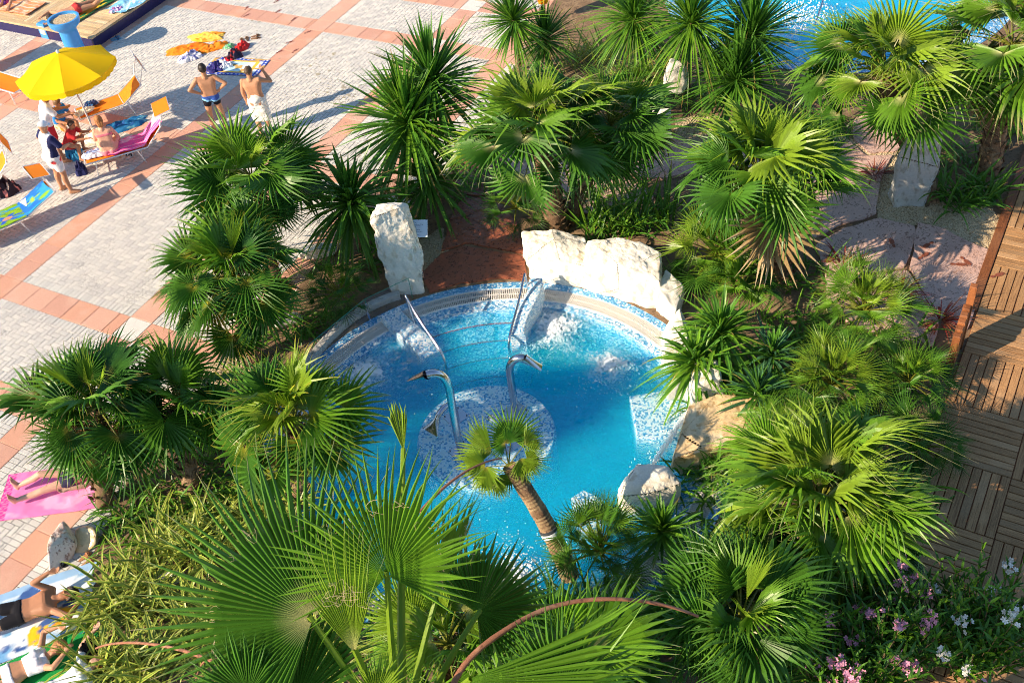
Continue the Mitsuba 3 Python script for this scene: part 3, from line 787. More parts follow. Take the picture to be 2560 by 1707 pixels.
# stainless handrails beside the steps
k = thing('handrail', 'left stainless handrail running down the pool steps', 'handrail')
ht = A((-1.219, 2.764, 0.85)); hb = A((-1.152, 2.874, -0.05)); he = A((-0.678, 1.765, 0.12)); hw = A((-0.661, 1.767, -0.45))
put('rail', tube(spline([ht + (hb - ht) * .03, ht, ht + (he - ht) * .03, (ht + he) / 2, he, he * .8 + hw * .2 + A([0, -.01, 0]), hw], 60), .022, 10), 'steel', k, smooth=50)
put('post', tube([hb, ht], .022, 10), 'steel', k, smooth=50)
k = thing('handrail', 'right stainless handrail standing on the curved divider wall', 'handrail')
ht = A((0.874, 3.162, 0.62)); hb = A((0.917, 3.105, 0.12)); he = A((0.431, 1.944, 0.12)); hw = A((0.423, 2.055, -0.4))
put('rail', tube(spline([ht, ht * .98 + he * .02, (ht + he) / 2, he, he * .7 + hw * .3, hw], 50), .022, 10), 'steel', k, smooth=50)
put('post', tube([hb, ht], .022, 10), 'steel', k, smooth=50)


def spout(label, base, pts, r=.062, nozzle=None, w=.17, plate=.17):
    k = thing('water_spout', label, 'water spout')
    put('pipe', tube(spline(pts, 40), r, 18), 'steel', k, smooth=50)
    b = A(base, float)
    a = .6
    M = yaw(b, a)
    pb = bbox((-plate, -plate * .9, 0), (plate, plate * .9, .02), .004)
    pk = put('base_plate', (xf(pb[0], M), pb[1]), 'steel', k)
    bl = []
    for sx in (-1, 1):
        for sy in (-1, 1):
            v, f = tube([b + M[:3, :3] @ A([sx * plate * .8, sy * plate * .7, .018]), b + M[:3, :3] @ A([sx * plate * .8, sy * plate * .7, .035])], .012, 6); put('bolt', (v, f), 'drain', pk)
    p0, p1 = A(pts[-1], float), A(nozzle, float); d = nrm(p1 - p0); s = nrm(np.cross(d, [0, 0, 1.0])); u = np.cross(s, d)
    rings = []
    n = 20; a_ = np.arange(n) * 2 * PI / n
    L = np.linalg.norm(p1 - p0)
    for t in np.linspace(0, 1, 9):
        hw, hh = r + (w - r) * t ** 1.3, r * (1 - t) + .012
        rings.append(p0 + d * L * t + np.cos(a_)[:, None] * s * hw + np.sin(a_)[:, None] * u * hh)
    v = np.vstack(rings); f = []
    for i in range(8):
        for q in range(n):
            x, y = i * n + q, i * n + (q + 1) % n; f += [[x, y, y + n], [x, y + n, x + n]]
    put('nozzle', (v, A(f)), 'steel', k, smooth=60)
    return k


PZ = -.085
b = A((-0.528, -0.116, -0.085)); e1 = A((-0.554, -0.124, 1.62)); 
spout('tall swan-neck water spout on the left of the round platform', b, [b, (b + A([e1[0], e1[1], 1.0])) / 2, A([b[0], b[1], 1.2]) , A([b[0] - .02, b[1], 1.52]), A([b[0] - .12, b[1] - .02, 1.70]), A([b[0] - .28, b[1] - .05, 1.74])], nozzle=A((-1.087, 0.107, 1.44)), w=.075)
b2 = A((0.392, 0.583, -0.085))
spout('swan-neck water spout at the back of the round platform', b2, [b2, b2 + A([0, 0, .4]), b2 + A([0, 0, .85]), b2 + A([.02, -.01, 1.05]), b2 + A([.12, -.03, 1.20]), b2 + A([.25, -.06, 1.22])], nozzle=b2 + A([.50, -.12, 1.02]), w=.075)
b3 = A((-0.576, 0.637, -0.085))
spout('low flared water spout on the left of the platform, behind the tall one', b3, [b3, b3 + A([0, 0, .18]), b3 + A([-.04, -.02, .32]), b3 + A([-.16, -.12, .36]), b3 + A([-.28, -.24, .26])], nozzle=b3 + A([-.42, -.38, .12]), w=.17, r=.05)
b4 = A((0.224, -0.116, -0.085))
spout('low flared water spout half hidden by the small pool palm', b4, [b4, b4 + A([-.02, 0, .35]), b4 + A([-.16, .02, .58]), b4 + A([-.20, .05, .60]), b4 + A([-.06, .03, .52])], nozzle=b4 + A([.24, -.04, .40]), w=.17, r=.05)

# falling water at the ledge: a thin rippled film
k = thing('waterfall', 'clear thin sheet of water falling from the yellow rock ledge', 'waterfall')
u, v, gf = grid(40, 14)
e0, e1 = A((3.163, -0.261, 0.36)), A((2.489, -1.162, 0.3))
top = e0 + (e1 - e0) * u[:, None]; outd = nrm(A([-1.0, .28, 0]))
q = top + outd * (.05 + .20 * v[:, None] ** .7 + .03 * (vfbm(np.c_[u * 14, v * 3, 0 * u], 3) - .5)[:, None]) + A([0, 0, -1]) * ((top[:, 2:3] + .03) * v[:, None] ** 1.8)
put('film', (q, gf), 'water', k, smooth=True)
parts = []
rng = np.random.default_rng(8)
for _ in range(1500):
    t, s = rng.uniform(), rng.uniform() ** .5
    p = e0 + (e1 - e0) * t + outd * (.05 + .2 * s + rng.normal(0, .02)); p[2] = p[2] * (1 - s ** 2) - .03 + rng.normal(0, .012)
    if s > .96: p += A([rng.normal(0, .10) - .05, rng.normal(0, .10), 0])
    parts.append((b0v * rng.uniform(.003, .011) * A([1, 1, 2.2]) + p, b0f))
put('droplets', cat(parts), 'foam', k, smooth=True, stuff=True)

# ---- boardwalk of slatted tiles
DO, DU, DV, DS, DZ = A([8.95, 2.36]), A([-.5600, -.8285]), A([.8285, -.5600]), 1.165, .07
tag('boardwalk', 'brown wooden boardwalk of square slatted tiles', kind='structure')
bw = Polygon([DO + DU * -14 * DS, DO + DU * 9 * DS, DO + DU * 9 * DS + DV * 5 * DS, DO + DU * -14 * DS + DV * 5 * DS])
put('bearers', sheet(bw, .028), 'beam_wood', 'boardwalk')
slats = []
NS = 9
for i in range(-14, 9):
    for j in range(0, 5):
        o = DO + DU * i * DS + DV * j * DS; vert = (i + j) % 2 == 0
        for s in range(NS):
            w = DS / NS; g = .008; lo, hi = s * w + g, (s + 1) * w - g
            if vert: q = [o + DV * lo + DU * .008, o + DV * hi + DU * .008, o + DV * hi + DU * (DS - .008), o + DV * lo + DU * (DS - .008)]
            else: q = [o + DU * lo + DV * .008, o + DU * hi + DV * .008, o + DU * hi + DV * (DS - .008), o + DU * lo + DV * (DS - .008)]
            slats.append((A(q), vert))
rng = np.random.default_rng(21)


def slat_mesh(q, z0, z1, i, bev=.004):
    """plank with uv: along, across (+ its own number for the grain)"""
    c = q if Polygon(q).exterior.is_ccw else q[::-1]
    v, f = prism(Polygon(c), z0, z1, bev)
    ctr = q.mean(0); e = q[1] - q[0]; e2 = q[3] - q[0]
    ln, ac = (e, e2) if np.linalg.norm(e) > np.linalg.norm(e2) else (e2, e)
    L, Wd = np.linalg.norm(ln), np.linalg.norm(ac)
    uu = (v[:, :2] - ctr) @ (ln / L); vv = (v[:, :2] - ctr) @ (ac / Wd) / Wd
    return v, f, np.c_[uu, .5 + vv * .8 + i]


sc_ = [seen_px(q.mean(0)) * (0 if (q.mean(0)[0] < 6.5 and q.mean(0)[1] > -2.5) else 1) for q, _ in slats]
order = np.argsort(sc_)[::-1]; solo_s = set(order[:290].tolist())
rest = []
for i, (q, vert) in enumerate(slats):
    v, f, uvs = slat_mesh(q, .03, DZ + rng.normal(0, .0012), i)
    if i in solo_s and sc_[i] > 0: put('slat', (v, f), 'deck_wood', 'boardwalk', uv=uvs)
    else: rest.append((v, f, uvs))
vv, ff = cat([(a, b) for a, b, _ in rest]); put('slats', (vv, ff), 'deck_wood', 'boardwalk', uv=np.vstack([c for _, _, c in rest]), stuff=True)
# edge beam on the left
be = [DO + DU * -14 * DS - DV * .17, DO + DU * 1.1 * DS - DV * .17, DO + DU * 1.1 * DS - DV * .012, DO + DU * -14 * DS - DV * .012]
v, f, uvs = slat_mesh(A(be), -.02, .085, 5000, .006); put('edge_beam', (v, f), 'beam_wood', 'boardwalk', uv=uvs)
# fence end with a square post
k = thing('fence', 'dark brown wooden fence end with a square post at the boardwalk edge', 'fence')
pb = A((7.644, 0.591, 0)[:2])


def dpost(c, hw, z0, z1, i):
    q = A([c - DU * hw - DV * hw, c + DV * hw - DU * hw, c + DV * hw + DU * hw, c - DV * hw + DU * hw]); v, f = prism(Polygon(q), z0, z1, .008)
    return v, f, np.c_[v[:, 2], .5 + (v[:, :2] - c) @ DV + i]


v, f, uvs = dpost(pb, .055, 0, 1.32, 6001); put('post', (v, f), 'beam_wood', k, uv=uvs)
for i in range(5):
    c = pb + DU * (.13 + .125 * i) - DV * .02
    v, f, uvs = dpost(c, .055, 0.02, .98 - .04 * i, 6010 + i); put('board', (v, f), 'beam_wood', k, uv=uvs)

# ---- raised sun deck, top left
D0 = A((-9.265, 15.315, 0.34)[:2]); DH = .34
tag('sun_deck', 'raised pale wooden sun deck with a navy tiled side', cat='deck')
dq = lambda a, b: D0 + VA * a - VB * b
deckp = Polygon([dq(0, 0), dq(9, 0), dq(9, 9), dq(0, 9)])
put('plinth', prism(Polygon([dq(.05, .05), dq(9, .05), dq(9, 9), dq(.05, 9)]), -.05, DH - .035), 'navy_tile', 'sun_deck')
i = 7000
for (a0, a1, b0_, b1) in ((0, .16, 0, 9), (.165, 9, 0, .16)):
    q = A([dq(a0, b0_), dq(a0, b1), dq(a1, b1), dq(a1, b0_)]); v, f, uvs = slat_mesh(q, DH - .05, DH, i, .006); put('edge_board', (v, f), 'pale_wood', 'sun_deck', uv=uvs); i += 1
PT = 1.25; nsl = 0
for r_ in range(6):
    for c_ in range(6):
        for s in range(11):
            w = PT / 11; lo, hi = s * w + .006, (s + 1) * w - .006; a, b = .17 + r_ * PT, .17 + c_ * PT
            if (r_ + c_) % 2 == 0: q = A([dq(a + lo, b + .006), dq(a + lo, b + PT - .006), dq(a + hi, b + PT - .006), dq(a + hi, b + .006)])
            else: q = A([dq(a + .006, b + lo), dq(a + .006, b + hi), dq(a + PT - .006, b + hi), dq(a + PT - .006, b + lo)])
            if seen_px(q.mean(0)) == 0: continue
            v, f, uvs = slat_mesh(q, DH - .045, DH - .004, i, .003); put('plank', (v, f), 'pale_wood', 'sun_deck', uv=uvs); i += 1
# blue pedestal planter
k = thing('planter', 'sky-blue pedestal planter bowl filled with bare soil in front of the deck', 'planter')
mat('blue_paint', (0.05, 0.28, 0.66), 0.35, 0.5)
pc = A((-9.66, 15.031, 0)[:2])


def lathe(prof, n=40):
    th = np.arange(n) * 2 * PI / n; v = np.vstack([np.c_[r * np.cos(th), r * np.sin(th), np.full(n, z)] for r, z in prof]); f = []
    for i in range(len(prof) - 1):
        for q in range(n):
            a, b = i * n + q, i * n + (q + 1) % n; f += [[a, b, b + n], [a, b + n, a + n]]
    return v, A(f)


o3 = A([*pc, 0])
v, f = lathe([(.001, 0), (.26, 0), (.26, .04), (.24, .06), (.225, .75), (.235, .80), (.33, .88), (.385, .95), (.40, 1.05), (.40, 1.09), (.345, 1.09), (.335, 1.0), (.001, .99)]); put('bowl', (v + o3, f), 'blue_paint', k, smooth=40)
v, f = lathe([(.343, 1.035), (.2, 1.045), (.001, 1.05)], 36); v = v + o3; v[:, 2] += (vfbm(v * 14, 3) - .5) * .05; put('soil', (v, f), 'loose_gravel', k, smooth=True)
k = thing('bin', 'small blue box with printed panel behind the planter', 'box')
bb = bbox((-.14, -.12, 0), (.14, .12, .42), .02); put('body', (xf(bb[0], yaw((-10.766, 16.466, 0), -.6)), bb[1]), 'blue_paint', k)
bb = bbox((-.10, -.124, .12), (.10, -.120, .36)); v = xf(bb[0], yaw((-10.766, 16.466, 0), -.6)); c = np.where((vnoise(v * 30) > .5)[:, None], A([.75, .45, .15]), A([.45, .5, .75])); put('panel', (v, bb[1]), 'paint', k, color=c)

# ------------------------------------------------------------------ plants
def fan_blade(seed, tone='mid', nseg=34, span=230, split=0.45, droop=0.25, fold=0.25, tip=None, tip_amt=0.2, width=1.0, long=0.25):
    """a pleated palm fan of unit length: hub at the origin, middle segment along +x, upper side +z; returns v, f, uv"""
    r = np.random.default_rng(seed); bi, ti = TI[tone], TI[tip or 'straw']
    th = np.radians(np.linspace(-span / 2, span / 2, nseg)); d = th[1] - th[0]
    st = np.r_[0.03, 0.22, split, split + (1 - split) * np.array([.35, .72, 1.0])]
    V, Fc, C = [], [], []; n = 0
    ends = len(st)
    for i, t in enumerate(th):
        L = (1 - long * (abs(t) / math.radians(span / 2)) ** 2.2) * r.uniform(.90, 1.05)
        sw, dr_, tj = r.normal(0, .05), droop * r.uniform(.4, 1.6), r.uniform(.78, 1.2)
        bent, tw = r.uniform() < .12, r.normal(0, .5)
        ta = tip_amt * r.uniform(.4, 1.9)
        for s in st:
            rad = s * L
            fr = max(0.0, (s - split) / (1 - split))
            hw = (rad * d / 2 if s <= split else split * L * d / 2 * (1 - fr) ** 1.0 * (1 if fr == 0 else .95)) * width
            a = t + sw * fr
            z = fold * abs(math.sin(a)) * rad - dr_ * max(0, s - .35) ** 2 * 1.6
            if bent and fr > .4: z -= (fr - .4) * .4
            ca, sa = math.cos(a), math.sin(a); pl = hw * (0.9 if fr == 0 else .55); lean = tw * fr * hw
            V += [[rad * ca + hw * sa, rad * sa - hw * ca, z - pl - lean], [rad * ca, rad * sa, z + pl], [rad * ca - hw * sa, rad * sa + hw * ca, z - pl + lean]]
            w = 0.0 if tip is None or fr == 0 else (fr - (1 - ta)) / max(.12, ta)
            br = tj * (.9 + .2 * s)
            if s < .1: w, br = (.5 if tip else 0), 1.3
            C += [leaf_uv(bi, w, ti, br * .92), leaf_uv(bi, w, ti, br * 1.08), leaf_uv(bi, w, ti, br * .92)]  # ridges lighter, edges darker: slight leaf tone plus painted pleat shading
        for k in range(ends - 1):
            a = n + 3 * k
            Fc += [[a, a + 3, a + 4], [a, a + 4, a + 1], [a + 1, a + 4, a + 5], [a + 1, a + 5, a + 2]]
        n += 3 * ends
    return A(V), A(Fc), A(C)


_fans = {}


def fan(seed, tone, style='fan', tip=None, tip_amt=.2):
    k = (seed % 6, tone, style, tip, tip_amt)
    if k not in _fans:
        s = seed % 6
        if style == 'fan': a = dict(nseg=30, span=[245, 270, 225, 285, 255, 200][s], split=[.42, .48, .40, .45, .52, .38][s], droop=[.2, .35, .12, .3, .22, .45][s], fold=[.22, .35, .12, .28, .5, .3][s])
        elif style == 'wash': a = dict(nseg=38, span=[210, 235, 190, 250, 225, 170][s], split=[.55, .6, .5, .62, .56, .5][s], droop=[.3, .5, .25, .6, .35, .7][s], fold=[.3, .4, .2, .35, .5, .3][s])
        elif style == 'stiff': a = dict(nseg=22, span=[190, 215, 170, 230, 200, 150][s], split=[.28, .32, .24, .3, .35, .25][s], droop=[.05, .12, .0, .1, .15, .05][s], fold=[.25, .4, .15, .3, .5, .2][s], width=.8)
        elif style == 'spear': a = dict(nseg=20, span=42, split=.6, droop=.05, fold=.9)
        elif style == 'half': a = dict(nseg=28, span=[120, 140, 95, 130, 110, 150][s], split=.55, droop=.2, fold=[.4, .6, .7, .5, .3, .5][s])
        _fans[k] = fan_blade(seed * 7 + hash_(tone + style), tone, tip=tip, tip_amt=tip_amt, **a)
    return _fans[k]


def hash_(s):
    return sum((i + 1) * ord(ch) for i, ch in enumerate(s)) % 997


def frond(palm, hub, tip, normal, tone, style='fan', seed=0, tipc=None, tip_amt=.2, top=None, r0=.016):
    """one leaf of a palm, blade and stalk in one mesh"""
    hub, tip = A(hub, float), A(tip, float); d = tip - hub
    v, f, c = fan(seed, tone, style, tipc, tip_amt)
    v = xf(v, frame(hub, d, normal, np.linalg.norm(d)))
    if top is not None:
        p0, p1 = A(top, float), hub + nrm(d) * .03
        m = (p0 + p1) / 2 + A([0, 0, .06 * np.linalg.norm(p1 - p0)])
        tv, tf = tube(spline([p0, m, p1], 6), np.linspace(r0, r0 * .55, 6), 4, False)
        v, f = np.vstack([v, tv]), np.vstack([f, tf + len(v)]); c = np.vstack([c, np.tile(leaf_uv(TI['old'], 0, 0, 1.0), (len(tv), 1))])
    return put('frond', (v, f), 'leaf', palm, uv=c)


def trunk(palm, p0, p1, r0, r1, bend=(0, 0, 0), boots=0, seed=0, name='trunk'):
    p0, p1 = A(p0, float), A(p1, float)
    path = spline([p0, (p0 + p1) / 2 + A(bend, float), p1], 16)
    rad = np.linspace(r0, r1, 16) * (1 + .06 * np.sin(np.arange(16) * 2.4 + seed))
    k = put(name, tube(path, rad, 14), 'bark', palm, smooth=50)
    if boots:
        r = np.random.default_rng(seed + 77); parts = []
        for i in range(boots):
            s = (i + .5) / boots; a = i * 2.39996 + r.uniform(-.2, .2); j = min(14, int(s * 15)); q = path[j] + (path[j + 1] - path[j]) * (s * 15 - j)
            o = A([math.cos(a), math.sin(a), 0]); rr = r0 + (r1 - r0) * s; w = .45 * rr; h = r.uniform(.07, .15)
            b = q + o * rr * .86; tt = A([-o[1], o[0], 0])
            tip_ = b + o * r.uniform(.05, .10) + A([0, 0, h])
            v = A([b - tt * w, b + tt * w, b + o * .045 + A([0, 0, .02]), tip_ - tt * w * .45, tip_ + tt * w * .45, tip_ - o * .02])
            parts.append((v, A([[0, 2, 3], [2, 4, 3], [2, 1, 4], [0, 3, 5], [1, 5, 4], [3, 4, 5]])))
        put('leaf_base', cat(parts), 'bark', k, stuff=True)
    return path


def fan_palm(label, base, crown, n=26, blade=.85, stalk=.75, style='fan', tones=('fresh', 'mid', 'mid', 'deep'), seed=0, el=(82, -38), tr=(.14, .11), boots=60, tipc=None, tip_amt=.2,
             old=0, tilt=(0, 0), skip=None, name='fan_palm', group=None, hairy=True):
    k = thing(name, label, 'palm tree' if name != 'dwarf_palm' else 'palm', group)
    r = np.random.default_rng(seed + 500); crown = A(crown, float)
    if base is not None: trunk(k, base, crown + A([0, 0, -.05]), tr[0], tr[1], boots=boots, seed=seed)
    for i in range(n):
        f = (i + .5) / n
        az = i * 2.39996 + r.uniform(-.3, .3) + seed
        e = math.radians(el[0] + (el[1] - el[0]) * f ** .85 + r.uniform(-9, 9))
        d = A([math.cos(az) * math.cos(e) + tilt[0], math.sin(az) * math.cos(e) + tilt[1], math.sin(e)]); d = nrm(d)
        ln = stalk * r.uniform(.65, 1.25) * (.5 + .5 * min(1, f * 2.5))
        hub = crown + d * ln + A([0, 0, -.10 * ln * f])
        e2 = e - math.radians(r.uniform(10, 75)) * (0.30 + f); az += r.normal(0, .25)
        bd = A([math.cos(az) * math.cos(e2), math.sin(az) * math.cos(e2), math.sin(e2)])
        up = A([-math.cos(az) * math.sin(e2), -math.sin(az) * math.sin(e2), math.cos(e2)])
        side = np.cross(bd, up); up = up + side * r.normal(0, .5)
        if hub[2] < .15: hub[2] = .15
        if (hub + bd * blade)[2] < .08: bd = nrm(A([bd[0], bd[1], (.08 - hub[2]) / blade]))
        tone = tones[min(len(tones) - 1, int(f * len(tones)))] if r.uniform() > .25 else tones[int(r.integers(0, len(tones)))]
        tc, ta = tipc, tip_amt
        if i >= n - old: tone, tc, ta = ('old' if r.uniform() < .6 else 'dead'), 'straw', .6
        st = 'spear' if (f < .07) else style
        frond(k, hub, hub + bd * blade * r.uniform(.66, 1.12), up, tone if st != 'spear' else 'bright', st, int(r.integers(0, 6)), tc, ta, top=crown + d * .03)
    return k


def strap(p0, d, L, w, droop, V, Fc, C, tone, br=1.0, edge=None, tipc=None, seg=6, keel=.35, twist=0.0, base=.55):
    """one long leaf appended to the lists"""
    d = nrm(d); side = np.cross(d, [0, 0, 1.0]); side = nrm(side) if np.linalg.norm(side) > .05 else A([1.0, 0, 0])
    up = np.cross(side, d); n = len(V); bi = TI[tone]; si = TI[edge or tipc or 'straw']
    for i in range(seg + 1):
        s = i / seg
        p = p0 + d * L * s + A([0, 0, -droop * L * s ** 2.2]); hw = w / 2 * (base + (1 - base) * min(1, s * 3.5)) * (1 - s ** 3.0) + .0006
        sd = side * math.cos(twist * s) + up * math.sin(twist * s); nu = up * math.cos(twist * s) - side * math.sin(twist * s)
        V += [p - sd * hw + nu * keel * hw, p, p + sd * hw + nu * keel * hw]
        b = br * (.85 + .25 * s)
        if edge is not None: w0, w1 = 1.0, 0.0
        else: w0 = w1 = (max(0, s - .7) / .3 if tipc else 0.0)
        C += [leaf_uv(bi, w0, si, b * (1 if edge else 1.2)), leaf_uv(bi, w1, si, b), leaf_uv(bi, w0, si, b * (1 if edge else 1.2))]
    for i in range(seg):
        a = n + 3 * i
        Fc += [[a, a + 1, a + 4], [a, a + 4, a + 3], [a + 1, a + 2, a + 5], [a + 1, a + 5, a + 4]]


def rosette(label, base, crown, n=110, L=.62, w=.035, seed=0, tone='mid', tone2='bright', el=(88, -55), droop=.12, tr=.05, name='cordyline', cat_='cordyline', heads=None, group=None):
    """spiky heads of sword leaves on thin stems"""
    k = thing(name, label, cat_, group); r = np.random.default_rng(seed + 900)
    heads = heads or [crown]
    for hd in heads:
        hd = A(hd, float); V, Fc, C = [], [], []
        for i in range(n):
            f = (i + .5) / n; az = i * 2.39996 + r.uniform(-.2, .2); e = math.radians(el[0] + (el[1] - el[0]) * f + r.uniform(-8, 8))
            d = A([math.cos(az) * math.cos(e), math.sin(az) * math.cos(e), math.sin(e)])
            strap(hd + d * .03 + A([0, 0, -.12 * f]), d, L * r.uniform(.75, 1.12), w * r.uniform(.8, 1.2), droop * r.uniform(.2, 2.2), V, Fc, C, tone if r.uniform() < .55 else tone2, r.uniform(.75, 1.3),
                  tipc='brown' if r.uniform() < .24 * f else None)
        put('crown', (A(V), A(Fc)), 'leaf', k, uv=A(C), stuff=True)
        if base is not None:
            b = A(base, float)
            put('stem', tube(spline([b, b * .4 + hd * .6 + A([r.normal(0, .05), r.normal(0, .05), 0]), hd], 10), np.linspace(tr, tr * .7, 10), 8), 'bark', k, smooth=50)
    return k


def clump(label, center, n=70, L=.9, w=.04, seed=0, rad=.18, tone='mid', tone2='bright', edge=None, lean=(0, 0, 0), el=(85, 35), droop=.3, name='flax_clump', cat_='flax plant', tipc=None, group=None, spread=None):
    k = thing(name, label, cat_, group); r = np.random.default_rng(seed + 1300); V, Fc, C = [], [], []
    c0 = A(center, float)
    for i in range(n):
        az = r.uniform(0, 2 * PI); f = math.sqrt(r.uniform()); e = math.radians(el[0] + (el[1] - el[0]) * f + r.uniform(-8, 8))
        d = A([math.cos(az) * math.cos(e), math.sin(az) * math.cos(e), math.sin(e)]) + A(lean, float)
        off = A([math.cos(az), math.sin(az), 0]) * rad * f if spread is None else A([*(r.uniform(-1, 1, 2) * spread), 0])
        strap(c0 + off, d, L * r.uniform(.6, 1.15), w * r.uniform(.75, 1.2), droop * r.uniform(.1, 1.9), V, Fc, C, tone if r.uniform() < .6 else tone2, r.uniform(.75, 1.3), edge=edge, tipc=None if edge or r.uniform() > .15 else 'brown', seg=7, twist=r.normal(0, .5))
    put('leaves', (A(V), A(Fc)), 'leaf', k, uv=A(C), stuff=True)
    return k


# ---- fan palms round the pool (crown = top of the trunk)
fan_palm('broad fan palm at the left edge of the plaza, beside the pink towel', (-6.144, -0.284, 0), (-5.723, 0.129, 1.75), 38, .90, .72, seed=1, el=(82, -62), tones=('fresh', 'mid', 'mid', 'deep'), old=3, tipc='brown', tip_amt=.16)
fan_palm('dark shaded fan palm between the left plaza palm and the pool', (-4.772, -0.28, 0), (-4.609, 0.233, 1.35), 22, .80, .6, seed=2, tones=('fresh', 'mid', 'mid'))
fan_palm('tall fan palm in front of the two standing men', (-3.773, 4.47, 0), (-3.696, 4.916, 2.1), 32, .95, .78, seed=3, tones=('fresh', 'mid', 'mid', 'deep'), tilt=(-.05, 0))
fan_palm('fan palm beside the plaza below the palm of the two men', (-3.996, 2.552, 0), (-3.92, 2.748, 1.75), 32, .90, .78, seed=4, tones=('fresh', 'mid', 'mid', 'deep'), old=2, tipc='yellow', tip_amt=.15)
fan_palm('fan palm leaning over the left rim of the round pool', (-3.043, -0.811, 0), (-2.738, -0.68, 1.7), 24, .90, .62, seed=5, tones=('bright', 'fresh', 'mid', 'mid'), old=3, tipc='yellow', tip_amt=.25)
fan_palm('large fan palm with a thick scaly trunk above the pale boulders', (1.656, 5.072, 0), (1.438, 4.905, 2.3), 30, .98, .95, seed=6, tones=('bright', 'fresh', 'mid', 'mid'), old=1, el=(82, -14), tr=(.22, .18), boots=120, tipc='straw', tip_amt=.08)
fan_palm('darker fan palm leaning behind the large scaly-trunked one', (1.869, 5.217, 0), (2.765, 5.227, 2.1), 26, .90, .75, seed=16, tones=('fresh', 'mid', 'mid', 'deep'), old=1, tr=(.14, .11), boots=40)
fan_palm('large bright fan palm right of the pool, taller than the dwarf palms', (5.396, 2.886, 0), (4.864, 2.989, 2.2), 34, 1.02, .88, seed=7, tones=('bright', 'fresh', 'mid', 'mid'), old=2, tr=(.20, .16), boots=120)
fan_palm('sunlit fan palm in front of the second pool', (8.674, 4.446, -0), (7.555, 4.955, 2.5), 30, 1.0, .92, seed=8, el=(82, -24), tones=('bright', 'bright', 'fresh', 'mid'), tipc='straw', tip_amt=.1, tr=(.18, .15))
fan_palm('fan palm with drooping straw-tipped leaves in the top right corner', (9.929, 4.945, 0), (9.941, 5.197, 2.6), 32, 1.1, .9, 'wash', seed=9, tones=('fresh', 'fresh', 'mid', 'old'), old=6, tipc='straw', tip_amt=.35, el=(75, -55), tr=(.22, .18), boots=120)
fan_palm('wide fan palm beside the boardwalk, above the oleander', (4.665, -3.229, 0), (4.085, -3.204, 1.5), 36, 1.05, .80, 'wash', seed=10, tones=('bright', 'fresh', 'mid', 'deep'), tipc='straw', tip_amt=.06, tr=(.18, .15))
fan_palm('low dark fan palm left of the oleander', (3.039, -4.614, 0), (2.687, -4.712, 1.5), 26, .80, .55, 'wash', seed=11, tones=('fresh', 'mid', 'mid', 'deep'))
fan_palm('low yellow-green fan palm under the nearest palm at the bottom centre', (-0.789, -4.442, 0), (-0.726, -4.544, 1.6), 22, .78, .60, 'wash', seed=12, tones=('bright', 'fresh', 'fresh', 'mid'), tipc='straw', tip_amt=.08)
fan_palm('bushy fan palm at the bottom edge beneath the brown flower stalk', (0.551, -4.854, 0), (0.613, -5.1, 1.5), 24, .85, .60, 'wash', seed=13, tones=('fresh', 'mid', 'mid', 'deep'), tipc='straw', tip_amt=.06)
# ---- dwarf palms, many stiff leaves
DW = 'dwarf fan palms between pool and boardwalk'
fan_palm('largest stiff dwarf palm, below the red flax and beside the post', None, (6.211, 1.13, 0.55), 52, .52, .62, 'stiff', seed=20, tones=('bright', 'fresh', 'mid'), el=(85, -8), name='dwarf_palm')
fan_palm('stiff dwarf palm directly below the largest one', None, (5.232, -0.335, 0.55), 46, .52, .58, 'stiff', seed=21, tones=('bright', 'fresh', 'mid'), el=(85, -5), name='dwarf_palm')
fan_palm('dark dwarf palm squeezed against the boardwalk edge', None, (6.395, -0.408, 0.4), 34, .45, .5, 'stiff', seed=22, tones=('fresh', 'mid', 'deep'), el=(80, 0), name='dwarf_palm')
fan_palm('dark dwarf palm at the boardwalk below the post', None, (6.084, -1.611, 0.35), 34, .45, .5, 'stiff', seed=23, tones=('fresh', 'mid', 'deep'), el=(80, 0), name='dwarf_palm')
fan_palm('yellow-green dwarf palm left of the wide boardwalk palm', None, (4.221, -1.331, 0.5), 36, .50, .5, 'stiff', seed=24, tones=('bright', 'fresh', 'old'), el=(85, 0), name='dwarf_palm')
fan_palm('shaded dwarf palm behind the glass screen of the pool', None, (-2.463, 3.56, 0.35), 30, .42, .5, 'stiff', seed=25, tones=('fresh', 'mid', 'deep'), el=(80, 0), name='dwarf_palm')
fan_palm('dark dwarf palm left of the red stone path', None, (-1.342, 6.064, 0.3), 24, .42, .45, 'stiff', seed=26, tones=('fresh', 'mid', 'deep'), el=(80, 0), name='dwarf_palm')
fan_palm('dark dwarf palm right of the red stone path', None, (0.914, 5.481, 0.35), 24, .45, .5, 'stiff', seed=27, tones=('fresh', 'mid', 'deep'), el=(80, 0), name='dwarf_palm')
fan_palm('dark green dwarf palm at the near pool edge right of the banded trunk', None, (1.298, -2.736, 0.45), 44, .46, .5, 'stiff', seed=28, tones=('fresh', 'mid', 'mid'), el=(85, 0), name='dwarf_palm')
fan_palm('thin-leaved fan palm beside the boulders, left of the large bright palm', None, (4.213, 2.963, 0.6), 36, .6, .6, 'stiff', seed=29, tones=('fresh', 'bright', 'mid'), el=(85, -5), name='dwarf_palm')
fan_palm('dwarf palm behind the two-lobed white stone', None, (3.792, 8.763, 0.6), 30, .5, .5, 'stiff', seed=30, tones=('mid', 'fresh', 'deep'), el=(85, -5), name='dwarf_palm')
fan_palm('small fan palm below the large bright palm, among strappy leaves', None, (4.474, 2.276, 0.4), 16, .5, .45, 'fan', seed=31, tones=('mid', 'fresh', 'deep'), el=(80, 0), name='dwarf_palm')
